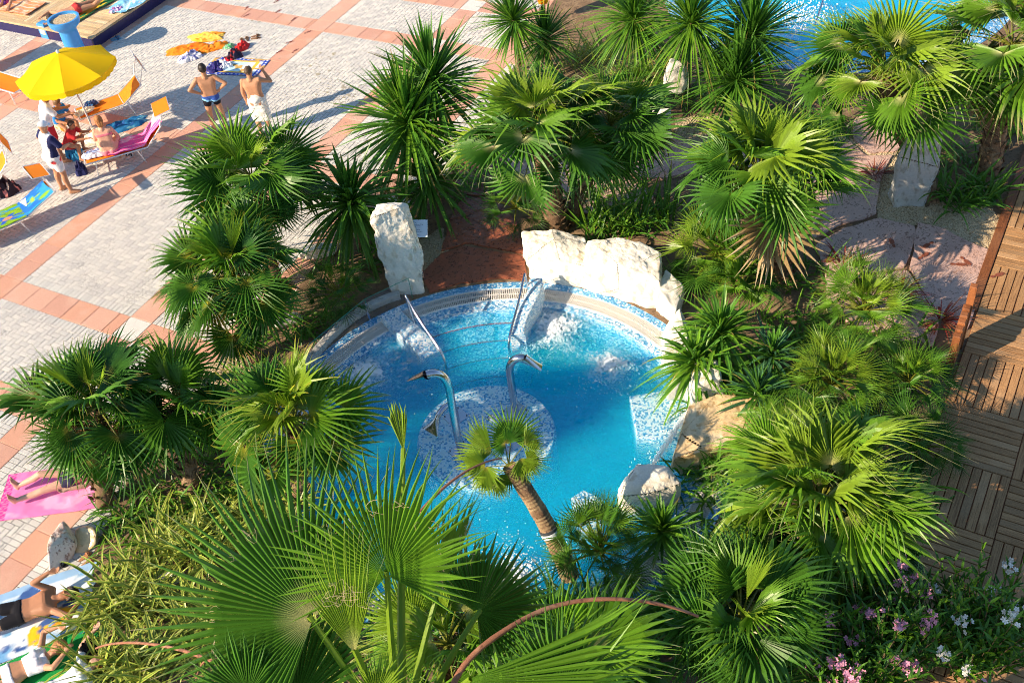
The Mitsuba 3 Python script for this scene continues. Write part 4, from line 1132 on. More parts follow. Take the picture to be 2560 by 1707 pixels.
# ---- cordylines
rosette('spiky cordyline with a big round head, middle of the plaza edge', (-0.393, 6.814, 0), None, 256, 1.59, 0.078, seed=1, heads=[(-0.908, 6.55, 1.9)], tone='mid', tone2='fresh', droop=.16)
rosette('cordyline behind the big round-headed one', (-0.248, 7.211, 0), None, 229, 1.37, 0.068, seed=2, heads=[(-0.351, 7.108, 2.4)], tone='mid', tone2='mid', droop=.16)
rosette('lower dark cordyline head under the big round-headed one', (-0.66, 6.32, 0), None, 135, 1.10, 0.068, seed=3, heads=[(-0.681, 5.998, 1)], tone='mid', tone2='mid')
rosette('spiky cordyline beside the tall white standing stone', (-2.149, 5.34, 0), None, 175, 1.30, 0.084, seed=4, heads=[(-2.093, 5.05, 1.3)], tone='mid', tone2='mid', droop=.3)
rosette('small round-headed cordyline standing on the plaza edge at the top', (1.532, 11.324, 0), None, 202, 0.96, 0.049, seed=5, heads=[(1.462, 10.509, 1.7)], tone='mid', tone2='fresh')
rosette('small dark cordyline beneath the orange and red towels', (2.231, 11.229, 0), None, 175, 0.94, 0.049, seed=6, heads=[(2.137, 10.804, 1)], tone='mid', tone2='mid')
rosette('large fine-leaved cordyline at the top centre', (5.11, 9.369, 0), None, 330, 1.3, 0.042, seed=7, heads=[(4.998, 8.749, 2), (3.969, 9.632, 1.8)], tone='fresh', tone2='mid', droop=.22)
rosette('dark cordyline next to the second pool', (6.597, 8.978, 0), None, 256, 1.30, 0.054, seed=8, heads=[(6.249, 8.652, 1.6), (5.789, 8.027, 1)], tone='mid', tone2='mid', el=(88, -40))
rosette('yellow-green yucca in front of the second pool', (7.914, 7.966, 0), None, 110, .95, .05, seed=9, heads=[(7.644, 7.545, 0.9)], tone='fresh', tone2='bright', el=(88, -15), name='yucca', cat_='yucca')
rosette('sword-leaved yucca spilling over the right rim of the pool', None, None, 120, .92, .06, seed=10, heads=[(3.756, 0.758, 0.9), (3.317, 0.469, 0.6)], tone='mid', tone2='fresh', el=(85, -20), droop=.35, name='yucca', cat_='yucca')
rosette('blue-green yucca right of the one at the pool rim', None, None, 90, .75, .05, seed=11, heads=[(4.498, 0.375, 0.6), (4.11, -0.289, 0.5)], tone='blue', tone2='mid', el=(85, -5), droop=.3, name='yucca', cat_='yucca')
rosette('broad-leaved agave between the white rock and the dark dwarf palm', None, None, 60, .62, .065, seed=12, heads=[(2.175, -2.622, 0.6)], tone='mid', tone2='fresh', el=(85, -10), droop=.15, name='agave', cat_='agave')
# ---- strappy clumps
clump('dark glossy flax clump behind the pale boulders', (2.965, 4.778, 0.05), 170, 1.25, .055, seed=1, spread=(.85, .35), tone='mid', tone2='fresh', el=(82, 45), droop=.35)
clump('flax clump along the boardwalk right of the grey standing stone', (9.24, 4.182, 0.05), 130, 1.05, .055, seed=2, spread=(.55, .3), tone='mid', tone2='mid', el=(80, 35), droop=.35)
clump('variegated flax clump at the top, beside the towels', (3.227, 11.246, 0.05), 110, 1.15, .035, seed=3, spread=(.6, .4), tone='mid', tone2='fresh', edge='cream', el=(80, 35), droop=.45)
clump('variegated flax clump left of the two-lobed stone', (3.712, 9.651, 0.05), 90, .9, .03, seed=4, spread=(.7, .4), tone='mid', tone2='fresh', edge='cream', el=(75, 20), droop=.6)
clump('narrow-leaved plant left of the wide boardwalk palm', (3.569, -1.182, 0.1), 130, .75, .045, seed=5, spread=(.45, .3), tone='mid', tone2='fresh', el=(80, 15), droop=.45, name='strap_plant', cat_='plant')
clump('dark strappy plant under the yuccas at the right pool rim', (4.083, 0.375, 0.05), 90, .7, .045, seed=6, spread=(.6, .35), tone='mid', tone2='blue', el=(80, 20), droop=.4, name='strap_plant', cat_='plant')
clump('fine grassy plant beside the boulders at the right pool rim', (3.818, 3.047, 0.05), 160, .7, .018, seed=7, spread=(.4, .3), tone='fresh', tone2='bright', el=(85, 20), droop=.6, name='strap_plant', cat_='plant')
clump('small red flax left of the grey standing stone', (7.876, 5.359, 0.05), 40, .5, .022, seed=8, rad=.08, tone='red', tone2='rust', el=(80, 15), droop=.4)
clump('red flax behind the largest dwarf palm', (6.513, 2.925, 0.05), 40, .5, .024, seed=9, rad=.1, tone='red', tone2='rust', el=(85, 25), droop=.3)
clump('red flax right of the largest dwarf palm', (7.155, 1.915, 0.05), 50, .55, .024, seed=10, rad=.12, tone='red', tone2='rust', el=(85, 20), droop=.4)
clump('red flax against the wooden post', (7.574, 1.214, 0.05), 55, .6, .024, seed=11, rad=.12, tone='rust', tone2='red', el=(85, 15), droop=.5)
# variegated hedge, bottom left
VE = 'cream'
for i, (c, n, L, lab) in enumerate([
        ((-5.381, -2.193, 0.05), 150, .95, 'variegated strap plants beside the lying man'), ((-4.676, -1.4, 0.05), 150, 1.0, 'variegated strap plants below the left plaza palm'),
        ((-5.186, -3.362, 0.05), 150, .95, 'variegated strap plants in the bottom left, beside the lying woman'), ((-3.992, -2.801, 0.05), 140, 1.05, 'variegated strap plants under the nearest palm'),
        ((-3.675, -1.199, 0.05), 110, 1.0, 'variegated strap plants left of the pool grate'), ((-2.839, -3.473, 0.05), 130, 1.1, 'variegated strap plants at the bottom, below the pool')]):
    clump(lab, c, int(n * 1.5), L, .044, seed=40 + i, spread=(.55, .42), tone='mid', tone2='fresh', edge=VE, el=(85, 18), droop=.40)
for i, (c, lab) in enumerate([((-1.371, -3.206, 0.05), 'dark undergrowth at the bottom below the pool'), ((0.622, -3.514, 0.05), 'dark strap plant at the bottom beside the dark dwarf palm'), ((1.888, -3.95, 0.05), 'dark strap plant at the bottom left of the low dark palm'), ((-0.239, -4.098, 0.05), 'dark strap plant at the bottom edge')]):
    clump(lab, c, 130, .95, .04, seed=60 + i, spread=(.7, .45), tone='mid', tone2='mid', el=(80, 15), droop=.5, name='strap_plant', cat_='plant')

FILL = [((-5.69, -0.44, 0), 'a'), ((-5.2, -0.365, 0), 'a'), ((-4.234, -0.609, -0), 'a'), ((-3.763, -0.293, -0), 'a'), ((-4.672, -1.07, -0), 'a'), ((-5.473, -1.011, -0), 'a'), ((-3.397, -0.113, 0), 'a'), ((-4.328, 0.3, 0), 'a'), ((-4.087, 1.975, -0), 'a'), ((-3.175, 3.119, 0), 'a'), ((-1.72, 4.997, 0), 'a'), ((0.103, 6.841, 0), 'b'), ((2.09, 5.693, 0), 'a'), ((3.116, 6.137, 0), 'a'),
        ((4.539, 4.619, 0), 'a'), ((5.095, 3.523, 0), 'a'), ((5.803, 2.689, 0), 'a'), ((5.195, 1.547, 0), 'b'), ((5.566, 0.981, 0), 'a'), ((4.837, -0.163, -0), 'b'), ((5.548, -0.886, 0), 'a'), ((3.624, 0.063, 0), 'b'), ((3.009, -1.542, 0), 'b'), ((2.556, -2.551, 0), 'a'),
        ((6.169, 0.028, 0), 'a'), ((6.716, 0.851, 0), 'a'), ((5.358, 8.961, 0), 'b'), ((4.819, 10.711, 0), 'b'), ((2.325, 10.102, 0), 'b'), ((6.949, 7.73, 0), 'a'), ((7.446, 7.136, 0), 'a'), ((9.506, 5.599, 0), 'a'), ((10.756, 6.308, 0), 'a'), ((5.708, -2.156, 0), 'a'), ((3.271, -2.871, 0), 'a'), ((2.724, -3.308, 0), 'a')]
HOW = ['beside the left fan palm trunk', 'between the two left trunks', 'right of the dark left palm', 'at the foot of the leaning pool palm', 'between the left palms', 'under the left fan palm', 'left of the pool grate', 'between the left plaza palms', 'under the palm beside the plaza', 'behind the glass screen', 'beside the white pillar', 'at the head of the red path', 'under the scaly-trunked palm', 'right of the scaly trunk',
       'left of the large bright palm', 'under the large bright palm', 'right of the large bright palm trunk', 'behind the blue-green yucca', 'between the two big dwarf palms', 'below the blue-green yucca', 'left of the boardwalk', 'above the waterfall ledge', 'right of the white pool rock', 'below the white pool rock',
       'between dwarf palms and boardwalk', 'beside the wooden fence end', 'behind the two-lobed stone', 'under the large cordyline', 'behind the scaly-trunked palm', 'beside the second pool', 'under the sunlit palm', 'along the boardwalk at the top right', 'in the top right corner', 'under the wide boardwalk palm', 'left of the wide boardwalk palm trunk', 'above the low dark palm']
for i, ((c, t), w_) in enumerate(zip(FILL, HOW)):
    clump('dark undergrowth of strap leaves ' + w_, (c[0], c[1], .03), 80, .62, .035, seed=200 + i, spread=(.5, .4), tone='mid', tone2='fresh', el=(80, 10), droop=.5, name='undergrowth', cat_='plant')


def oleander(label, base, spread, n, petal, seed, hgt=1.25):
    k = thing('oleander', label, 'shrub'); r = np.random.default_rng(seed); b = A(base, float); V, Fc, C, St = [], [], [], []; tips = []
    for i in range(n):
        t = b + A([r.normal(0, spread[0]), r.normal(0, spread[1]), 0]); top = A([t[0], t[1], hgt * r.uniform(.7, 1.12)])
        q0 = b + (t - b) * .45; path = spline([q0, (q0 + top) / 2 + A([0, 0, .1]), top], 8); St.append(tube(path, np.linspace(.011, .005, 8), 4, False)); tips.append(top)
        for j in range(11):
            s = .25 + .75 * j / 10; p = path[int(s * 7)]; az0 = r.uniform(0, 6.28)
            for w_ in range(3):
                az = az0 + w_ * 2.1 + r.normal(0, .2); e_ = math.radians(r.uniform(10, 60) + 20 * s); d = A([math.cos(az) * math.cos(e_), math.sin(az) * math.cos(e_), math.sin(e_)])
                strap(p, d, r.uniform(.15, .26), r.uniform(.028, .042), r.uniform(0, .25), V, Fc, C, 'fresh' if r.uniform() < .2 else ('mid' if r.uniform() < .5 else 'deep'), r.uniform(.8, 1.3), seg=4, keel=.2, base=.4)
    put('leaves', (A(V), A(Fc)), 'leaf', k, uv=A(C), stuff=True); put('stems', cat(St), 'bark', k, stuff=True)
    for i in range(0, n, 5):
        c = tips[i] + A([0, 0, .03]); V, Fc, U = [], [], []
        for j in range(int(r.integers(9, 20))):
            o = c + r.normal(0, 1, 3) * A([.045, .045, .03]); nn = nrm(r.normal(size=3) + A([0, -.6, 1.4])); xx = nrm(np.cross(nn, A([.3, .8, .1]))); yy = np.cross(nn, xx); br = r.uniform(.75, 1.15)
            for q in range(5):
                a = q * 2 * PI / 5; d = xx * math.cos(a) + yy * math.sin(a); sd = np.cross(nn, d); m = len(V)
                V += [o, o + d * .020 - sd * .011 + nn * .004, o + d * .034 - sd * .006 + nn * .006, o + d * .034 + sd * .008 + nn * .003, o + d * .020 + sd * .013 + nn * .004]; Fc += [[m, m + 1, m + 2], [m, m + 2, m + 3], [m, m + 3, m + 4]]
                U += [leaf_uv(TI[petal], .3 if petal == 'pink' else 0, TI['white'], br * .8)] + [leaf_uv(TI[petal], .15 if petal == 'pink' else 0, TI['white'], br)] * 4
        put('flower_cluster', (A(V), A(Fc)), 'petal', k, uv=A(U), stuff=True)
    return k


oleander('oleander bush with clusters of pink flowers at the bottom right', (4.554, -4.671, 0), (.55, .34), 84, 'pink', 1)
oleander('oleander bush with white flowers in the bottom right corner', (5.729, -4.791, 0), (.42, .34), 70, 'white', 2)
oleander('leafy oleander bush with pink flowers at the very bottom', (3.948, -5.13, 0), (.6, .28), 60, 'pink', 3)

# ---- the nearest palm: its crown is close below the camera
k = thing('fan_palm', 'nearest tall palm with huge fan leaves across the bottom of the picture', 'palm tree')
CT = A((-0.597, -7.999, 5.855))
trunk(k, (CT[0] + .1, CT[1] + .1, 0), CT, .24, .20, boots=0, seed=3)
hero = [  # hub, tip of the middle segment, lean of the face, tone, variant
    ((-0.964, -7.587, 7.025), (-1.927, -6.936, 7.426), (.25, -.75, .6), 'mid', dict(nseg=52, span=205, split=.52, droop=.15, fold=.12, tip='straw', tip_amt=.06)),
    ((-0.441, -7.566, 7.34), (-0.49, -6.876, 7.783), (-.15, -.80, .6), 'fresh', dict(nseg=50, span=250, split=.5, droop=.15, fold=.22, long=.32)),
    ((-0.641, -8.031, 7.283), (-0.712, -7.436, 7.771), (.0, -.85, .5), 'bright', dict(nseg=24, span=56, split=.46, droop=.1, fold=.30, tip='straw', tip_amt=.1)),
    ((-0.234, -7.491, 6.835), (0.203, -6.874, 7.2), (-.9, -.30, .3), 'bright', dict(nseg=26, span=44, split=.62, droop=.05, fold=1.3)),
    ((-0.009, -7.149, 6.177), (0.532, -6.858, 6.194), (-.1, -.5, .85), 'mid', dict(nseg=40, span=230, split=.6, droop=.2, fold=.2)),
    ((-0.039, -8.143, 7.017), (1.148, -7.787, 6.958), (.25, -.30, -.9), 'fresh', dict(nseg=36, span=95, split=.62, droop=.12, fold=.85)),
    ((0.487, -7.97, 6.47), (0.96, -7.681, 6.633), (-.1, -.6, .8), 'mid', dict(nseg=40, span=220, split=.55, droop=.25, fold=.25)),
    ((-1.398, -7.923, 6.813), (-1.73, -7.731, 7.017), (.1, -.6, .8), 'mid', dict(nseg=40, span=200, split=.55, droop=.3, fold=.25)),
    ((-0.366, -6.337, 7.041), (-0.406, -5.922, 7.191), (.2, -.8, .4), 'bright', dict(nseg=10, span=26, split=.75, droop=.1, fold=.3)),
    ((-0.589, -8.106, 6.91), (-0.41, -7.926, 7.102), (.1, -.8, .5), 'bright', dict(nseg=30, span=150, split=.5, droop=.4, fold=.3)),
    ((-1.164, -7.887, 6.559), (-1.538, -7.174, 6.734), (.2, -.7, .6), 'mid', dict(nseg=44, span=200, split=.6, droop=.2, fold=.2)),
]
for i, (h, t, nn, tone, kw_) in enumerate(hero):
    h, t = A(h), A(t); d = t - h
    v, f, c = fan_blade(300 + i, tone, **kw_)
    v = xf(v, frame(h, d, nn, np.linalg.norm(d)))
    p1 = h + nrm(d) * .03
    tv, tf = tube(spline([CT, (CT + p1) / 2 + A([0, 0, .10]), p1], 14), np.linspace(.035, .018, 14), 6, False)
    c = np.vstack([c, np.tile(leaf_uv(TI['bright'], 0, 0, 1.0), (len(tv), 1))])
    put('frond', (np.vstack([v, tv]), np.vstack([f, tf + len(v)])), 'leaf', k, uv=c)
r = np.random.default_rng(12)
for i in range(22):                                       # the rest of its crown, unseen below the frame, added to shade the boardwalk
    az = i * 2.39996; e_ = math.radians(r.uniform(-35, 40)); d = A([math.cos(az) * math.cos(e_), math.sin(az) * math.cos(e_) - .35, math.sin(e_)]); d = nrm(d); h = CT + d * r.uniform(.7, 1.0); t = h + nrm(d + A([0, 0, -.4])) * 1.0
    def vpx(q): w = A(q) - EYE; return (w @ UPV) / (w @ FWD)
    if vpx(h) > -.36 or vpx(t) > -.34: continue
    frond(k, h, t, A([0, -.2, 1.0]) + r.normal(0, .3, 3), 'fresh', 'wash', i, top=CT, r0=.03)
# loose fibres on the near leaves
V, Fc, C = [], [], []
r = np.random.default_rng(4)
for (h, t, nn, tone, kw_) in hero[:4]:
    h, t = A(h), A(t); L = np.linalg.norm(t - h); M = frame(h, t - h, nn, L)
    for _ in range(16):
        a = math.radians(r.uniform(-.5, .5) * kw_['span']); s = kw_['split'] * r.uniform(.92, 1.1) * (1 - .25 * (abs(a) / math.radians(kw_['span'] / 2)) ** 2)
        p = xf(A([[s * math.cos(a), s * math.sin(a), .03]]), M)[0]
        q = [p + np.cumsum(r.normal(0, .016, (6, 3)), 0)[i_] for i_ in range(6)]
        v, f = tube(spline(q, 10), .001, 3, False); Fc.append(f + sum(len(x) for x in V)); V.append(v)
put('fibres', (np.vstack(V), np.vstack(Fc)), 'leaf', k, uv=np.tile(leaf_uv(TI['straw'], 0, 0, 1.0), (sum(len(x) for x in V), 1)), stuff=True)
# dry flower stalks arching through the foreground
for lab, pts, r0 in (('long brown dry flower stalk arching across the lower centre', [(-0.185, -7.857, 6.445), (-0.039, -7.677, 6.491), (0.171, -7.534, 6.496), (0.534, -7.338, 6.414), (0.908, -7.281, 6.328), (1.294, -7.291, 6.172), (1.531, -7.311, 6.004)], .022),
                     ('brown dry flower stalk across the bottom left', [(-1.31, -7.747, 6.416), (-1.606, -7.518, 6.368), (-2.036, -7.16, 6.165), (-2.57, -6.845, 5.916), (-3.038, -6.617, 5.574)], .017),
                     ('curled brown flower stalk at the bottom left', [(-1.507, -7.684, 6.483), (-1.699, -7.445, 6.445), (-1.849, -7.37, 6.38), (-1.934, -7.455, 6.289)], .012),
                     ('dark thin flower stalk in front of the round platform', [(-0.396, -6.131, 6.093), (-0.166, -5.874, 6.074), (0.065, -5.666, 6.003), (0.279, -5.51, 5.877)], .014)):
    kk = put('flower_stalk', tube(spline(pts, 40), np.linspace(r0, r0 * .45, 40) * (1 + .10 * (np.arange(40) % 8 == 0)), 9), 'stalk', smooth=50); tag(kk, lab, 'flower stalk')

# ---- small palm leaning over the pool, with a belt round its trunk
k = thing('fan_palm', 'small slender palm leaning over the pool with a strap round its trunk', 'palm tree')
B0, B1 = A((0.855, -2.749, 0)), A((0.229, -2.105, 1.75))
pth = trunk(k, B0, B1, .135, .10, bend=(.06, 0, .02), seed=5)
rings_ = []
for i in range(34):
    s = i / 34 * 14.9; j = int(s); q = pth[j] + (pth[j + 1] - pth[j]) * (s - j); dd_ = nrm(pth[j + 1] - pth[j]); rad = .137 - .037 * i / 34
    rings_.append(tube([q - dd_ * .006, q + dd_ * .022], [rad * 1.03, rad * .985], 14, False))
put('trunk_rings', cat(rings_), 'bark_pale', k, stuff=True)
q = pth[6]; dd_ = nrm(pth[7] - pth[6])
put('strap', tube([q - dd_ * .035, q + dd_ * .035], .140, 18, True), 'plate_white', k, smooth=50); put('strap', tube([q + dd_ * .045, q + dd_ * .085], .139, 18, True), 'drain', k, smooth=50)
pool_leaf = [((0.309, -1.798, 1.95), (0.423, -1.238, 2.2), (0, -.7, .6), 'fresh'), ((0.032, -1.953, 1.9), (-0.493, -1.483, 1.8), (-.2, -.6, .7), 'mid'), ((0.481, -2.13, 1.85), (0.857, -2.215, 1.75), (.2, -.6, .7), 'fresh'),
             ((0.391, -2.122, 1.9), (0.524, -2.335, 1.55), (.1, -.7, .6), 'bright'), ((-0.07, -2.094, 1.8), (-0.392, -2.159, 1.4), (-.4, -.6, .5), 'bright'), ((0.044, -2.203, 1.7), (-0.143, -2.293, 1.3), (-.2, -.8, .4), 'old'),
             ((0.231, -1.891, 1.95), (-0.005, -1.531, 2), (-.1, -.5, .8), 'mid'), ((0.467, -1.933, 1.95), (0.804, -1.77, 1.9), (.1, -.5, .8), 'mid'), ((0.231, -2.202, 1.7), (0.313, -2.297, 1.25), (.1, -.9, .3), 'old')]
for i, (h, t, nn, tone) in enumerate(pool_leaf):
    frond(k, h, A(h) + (A(t) - A(h)) * .9, nn, 'bright' if i % 3 else tone, 'fan' if i % 2 == 0 else 'half', i, 'yellow' if tone == 'old' else 'brown', .12 if tone != 'old' else .4, top=B1, r0=.010)

# ------------------------------------------------------------------ people
def MS(r, n=14): return m3.Manifold.sphere(r, n)


def ball(p, r, n=14):
    return MS(r, n).translate([float(x) for x in p])


def bone(p, q, r1, r2, n=14):
    return m3.Manifold.batch_hull([ball(p, r1, n), ball(q, r2, n)])


def ell(p, s, R):
    M = np.c_[R @ np.diag(s), np.asarray(p, float)]
    return MS(1.0, 24).transform(M.tolist())


def tm(m, refine=None, smooth=0):
    if refine: m = m.refine_to_length(refine)
    k = m.to_mesh(); t = trimesh.Trimesh(np.asarray(k.vert_properties)[:, :3], np.asarray(k.tri_verts), process=False)
    t.merge_vertices()
    if smooth: trimesh.smoothing.filter_taubin(t, lamb=.5, nu=.52, iterations=smooth)
    return t


SK = {'tan': (0.50, 0.255, 0.145), 'brown': (0.42, 0.20, 0.11), 'pink': (0.66, 0.36, 0.25), 'fair': (0.62, 0.37, 0.27)}


def rotv(v, axis, ang):
    axis = nrm(axis); v = A(v, float); c, s = math.cos(ang), math.sin(ang)
    return v * c + np.cross(axis, v) * s + axis * (axis @ v) * (1 - c)


def skeleton(pose, h=1.0, fem=False):
    """joint places of a 1.75 m figure from bone directions; x right, y forward, z up, hips at the origin"""
    D = dict(sp=(0, 0, 1), sp2=None, nk=None, hd=(0, 1, 0), twist=0.0, hipr=(1, 0, 0),
             uaL=(-.25, 0, -1), faL=(-.1, .25, -1), uaR=(.25, 0, -1), faR=(.1, .25, -1), hnL=None, hnR=None,
             thL=(-.05, 0, -1), shL=(0, -.05, -1), thR=(.05, 0, -1), shR=(0, -.05, -1), ftL=(-.2, 1, -.1), ftR=(.2, 1, -.1), curl=.5)
    D.update(pose)
    J = {}; sp = nrm(D['sp']); sp2 = nrm(D['sp2']) if D['sp2'] is not None else sp; nk = nrm(D['nk']) if D['nk'] is not None else sp2
    rt = nrm(D['hipr']); rs = rotv(rt, sp2, D['twist']); rs = nrm(rs - sp2 * (rs @ sp2))
    J['pel'] = A([0, 0, 0.0]); J['waist'] = sp * .17; J['chest'] = J['waist'] + sp2 * .18; J['neck'] = J['chest'] + sp2 * .155
    hw, sw = (.092, .185) if not fem else (.098, .165)
    J['fw'] = nrm(np.cross(sp2, rs)) * -1 if False else nrm(np.cross(sp2, rs))
    J['fp'] = nrm(np.cross(sp, rt)); J['rs'], J['rt'], J['sp'], J['sp2'] = rs, rt, sp, sp2
    J['head'] = J['neck'] + nk * .175; J['hd'] = nrm(A(D['hd'], float)); J['nk'] = nk
    for s, S in ((-1, 'L'), (1, 'R')):
        J['sh' + S] = J['neck'] - sp2 * .045 + rs * s * sw
        J['el' + S] = J['sh' + S] + nrm(D['ua' + S]) * .285
        J['wr' + S] = J['el' + S] + nrm(D['fa' + S]) * .25
        J['hn' + S] = nrm(D['hn' + S]) if D['hn' + S] is not None else nrm(D['fa' + S])
        J['hip' + S] = J['pel'] + rt * s * hw - sp * .03
        J['kn' + S] = J['hip' + S] + nrm(D['th' + S]) * .43
        J['an' + S] = J['kn' + S] + nrm(D['sh' + S]) * .41
        J['ft' + S] = nrm(D['ft' + S])
    J['curl'] = D['curl']
    for k in list(J):
        if k not in ('fw', 'fp', 'rs', 'rt', 'sp', 'sp2', 'hd', 'nk', 'hnL', 'hnR', 'ftL', 'ftR', 'curl'): J[k] = J[k] * h
    return J


def head_frame(J):
    y = J['hd']; z = nrm(J['nk'] - y * (J['nk'] @ y) * .9); z = nrm(z - y * (z @ y)); return np.c_[np.cross(y, z), y, z]


def body_parts(J, h, fem, bulk=1.0, grow=0.0, what=('torso', 'arms', 'legs', 'head'), armf=1.0, legf=1.0, hands=True):
    P_, b = [], bulk * h
    R = lambda r: r * b + grow
    rs, rt, fw, fp = J['rs'], J['rt'], J['fw'], J['fp']
    if 'torso' in what:
        w = (.088, .078, .096) if not fem else (.100, .066, .082)
        pel = [bone(J['pel'] - rt * w[0] * h, J['pel'] + rt * w[0] * h, R(.098), R(.098))]
        wai = bone(J['waist'] - rs * w[1] * h, J['waist'] + rs * w[1] * h, R(.088 if not fem else .08), R(.088 if not fem else .08))
        che = bone(J['chest'] - rs * w[2] * h + fw * .01, J['chest'] + rs * w[2] * h + fw * .01, R(.108 if not fem else .092), R(.108 if not fem else .092))
        sho = bone(J['shL'] * .92 + J['shR'] * .08 - J['sp2'] * .01 * h, J['shR'] * .92 + J['shL'] * .08 - J['sp2'] * .01 * h, R(.058), R(.058))
        P_ += [m3.Manifold.batch_hull(pel + [wai]), m3.Manifold.batch_hull([wai, che]), m3.Manifold.batch_hull([che, sho]), bone(J['neck'] - J['sp2'] * .03 * h, J['neck'] + J['nk'] * .03 * h, R(.075), R(.052))]
        for s in (-1, 1):                                                      # buttocks, chest
            P_.append(ball(J['pel'] + rt * s * .075 * h - fp * .05 * h - J['sp'] * .05 * h, R(.085)))
            P_.append(ball(J['chest'] + rs * s * .075 * h + fw * (.055 if not fem else .075) * h + J['sp2'] * .02 * h, R(.062 if not fem else .066)))
    if 'arms' in what:
        for S in 'LR':
            e = J['sh' + S] + (J['el' + S] - J['sh' + S]) * min(1, armf)
            P_ += [bone(J['sh' + S], e, R(.056), R(.056 + (.041 - .056) * min(1, armf)))]
            if armf > 1:
                m = J['el' + S] * .68 + J['wr' + S] * .32
                P_ += [bone(J['el' + S], m, R(.041), R(.041)), bone(m, J['wr' + S], R(.041), R(.027))]
    if 'legs' in what:
        for S in 'LR':
            k = J['hip' + S] + (J['kn' + S] - J['hip' + S]) * min(1, legf)
            P_ += [bone(J['hip' + S], k, R(.092), R(.092 + (.056 - .092) * min(1, legf)))]
            if legf > 1:
                d = nrm(J['an' + S] - J['kn' + S]); bk = nrm(A(J['ft' + S]) - d * (J['ft' + S] @ d)) * -1
                m = J['kn' + S] + (J['an' + S] - J['kn' + S]) * .30 + bk * .018 * h
                P_ += [bone(J['kn' + S], m, R(.055), R(.058)), bone(m, J['an' + S], R(.058), R(.036))]
                f = J['ft' + S]; heel = J['an' + S] + d * .035 * h - f * .03 * h; toe = J['an' + S] + d * .045 * h + f * .16 * h
                sd = nrm(np.cross(f, d)); 
                P_ += [m3.Manifold.batch_hull([ball(J['an' + S], R(.036)), ball(heel, R(.034)), ball(toe - sd * .025 * h - f * .03, R(.024)), ball(toe + sd * .025 * h - f * .03, R(.024))])]
                for t in range(5):
                    o = (t - 2) * .018 * h
                    P_.append(bone(toe + sd * o - f * .03 * h, toe + sd * o + f * (.03 - .006 * abs(t - 1)) * h, R(.013), R(.010), 8))
    if 'head' in what:
        H = head_frame(J); c = J['head']
        P_ += [bone(J['neck'], c - H[:, 2] * .06 * h - H[:, 1] * .015 * h, R(.054), R(.056)), ell(c + H[:, 2] * .025 * h - H[:, 1] * .012 * h, [R(.076), R(.096), R(.098)], H),
               m3.Manifold.batch_hull([ell(c + H[:, 1] * .03 * h - H[:, 2] * .015 * h, [R(.060), R(.058), R(.070)], H), ball(c + H[:, 1] * .062 * h - H[:, 2] * .098 * h, R(.022))]),
               m3.Manifold.batch_hull([ball(c + H[:, 1] * .088 * h + H[:, 2] * .012 * h, R(.008)), ball(c + H[:, 1] * .112 * h - H[:, 2] * .030 * h, R(.010)), ball(c + H[:, 1] * .09 * h - H[:, 2] * .034 * h + H[:, 0] * .014 * h, R(.008)), ball(c + H[:, 1] * .09 * h - H[:, 2] * .034 * h - H[:, 0] * .014 * h, R(.008))])]
        for s in (-1, 1): P_.append(ell(c + H[:, 0] * s * .078 * h - H[:, 2] * .01 * h - H[:, 1] * .012 * h, [R(.010), R(.020), R(.032)], H))
    if hands and 'arms' in what and armf > 1:
        for s, S in ((-1, 'L'), (1, 'R')):
            d = J['hn' + S]; n = nrm(np.cross(d, J['rs'] * s + A([0, 0, .3]))); sd = nrm(np.cross(n, d)) * s; w = J['wr' + S]
            kn = w + d * .085 * h
            P_.append(m3.Manifold.batch_hull([ball(w, .025 * h, 10), ball(kn - sd * .030 * h, .013 * h, 10), ball(kn + sd * .030 * h, .013 * h, 10)]))
            for t in range(4):
                b0 = kn + sd * (.030 - .020 * t) * h; L = (.040, .046, .043, .034)[t] * h; bd = d
                for sgm in range(2):
                    bd = nrm(bd + n * J['curl'] * (.35 + .45 * sgm)); b1 = b0 + bd * L * (1 - .2 * sgm); P_.append(bone(b0, b1, .0095 * h, .008 * h, 8)); b0 = b1
            b0 = w + d * .03 * h + sd * .026 * h; b1 = b0 + nrm(d * .7 + sd * .7) * .04 * h; P_.append(bone(b0, b1, .012 * h, .010 * h, 8)); P_.append(bone(b1, b1 + nrm(d + n * .3) * .032 * h, .010 * h, .008 * h, 8))
    return P_


def uni(parts):
    return m3.Manifold.batch_boolean(parts, m3.OpType.Add)


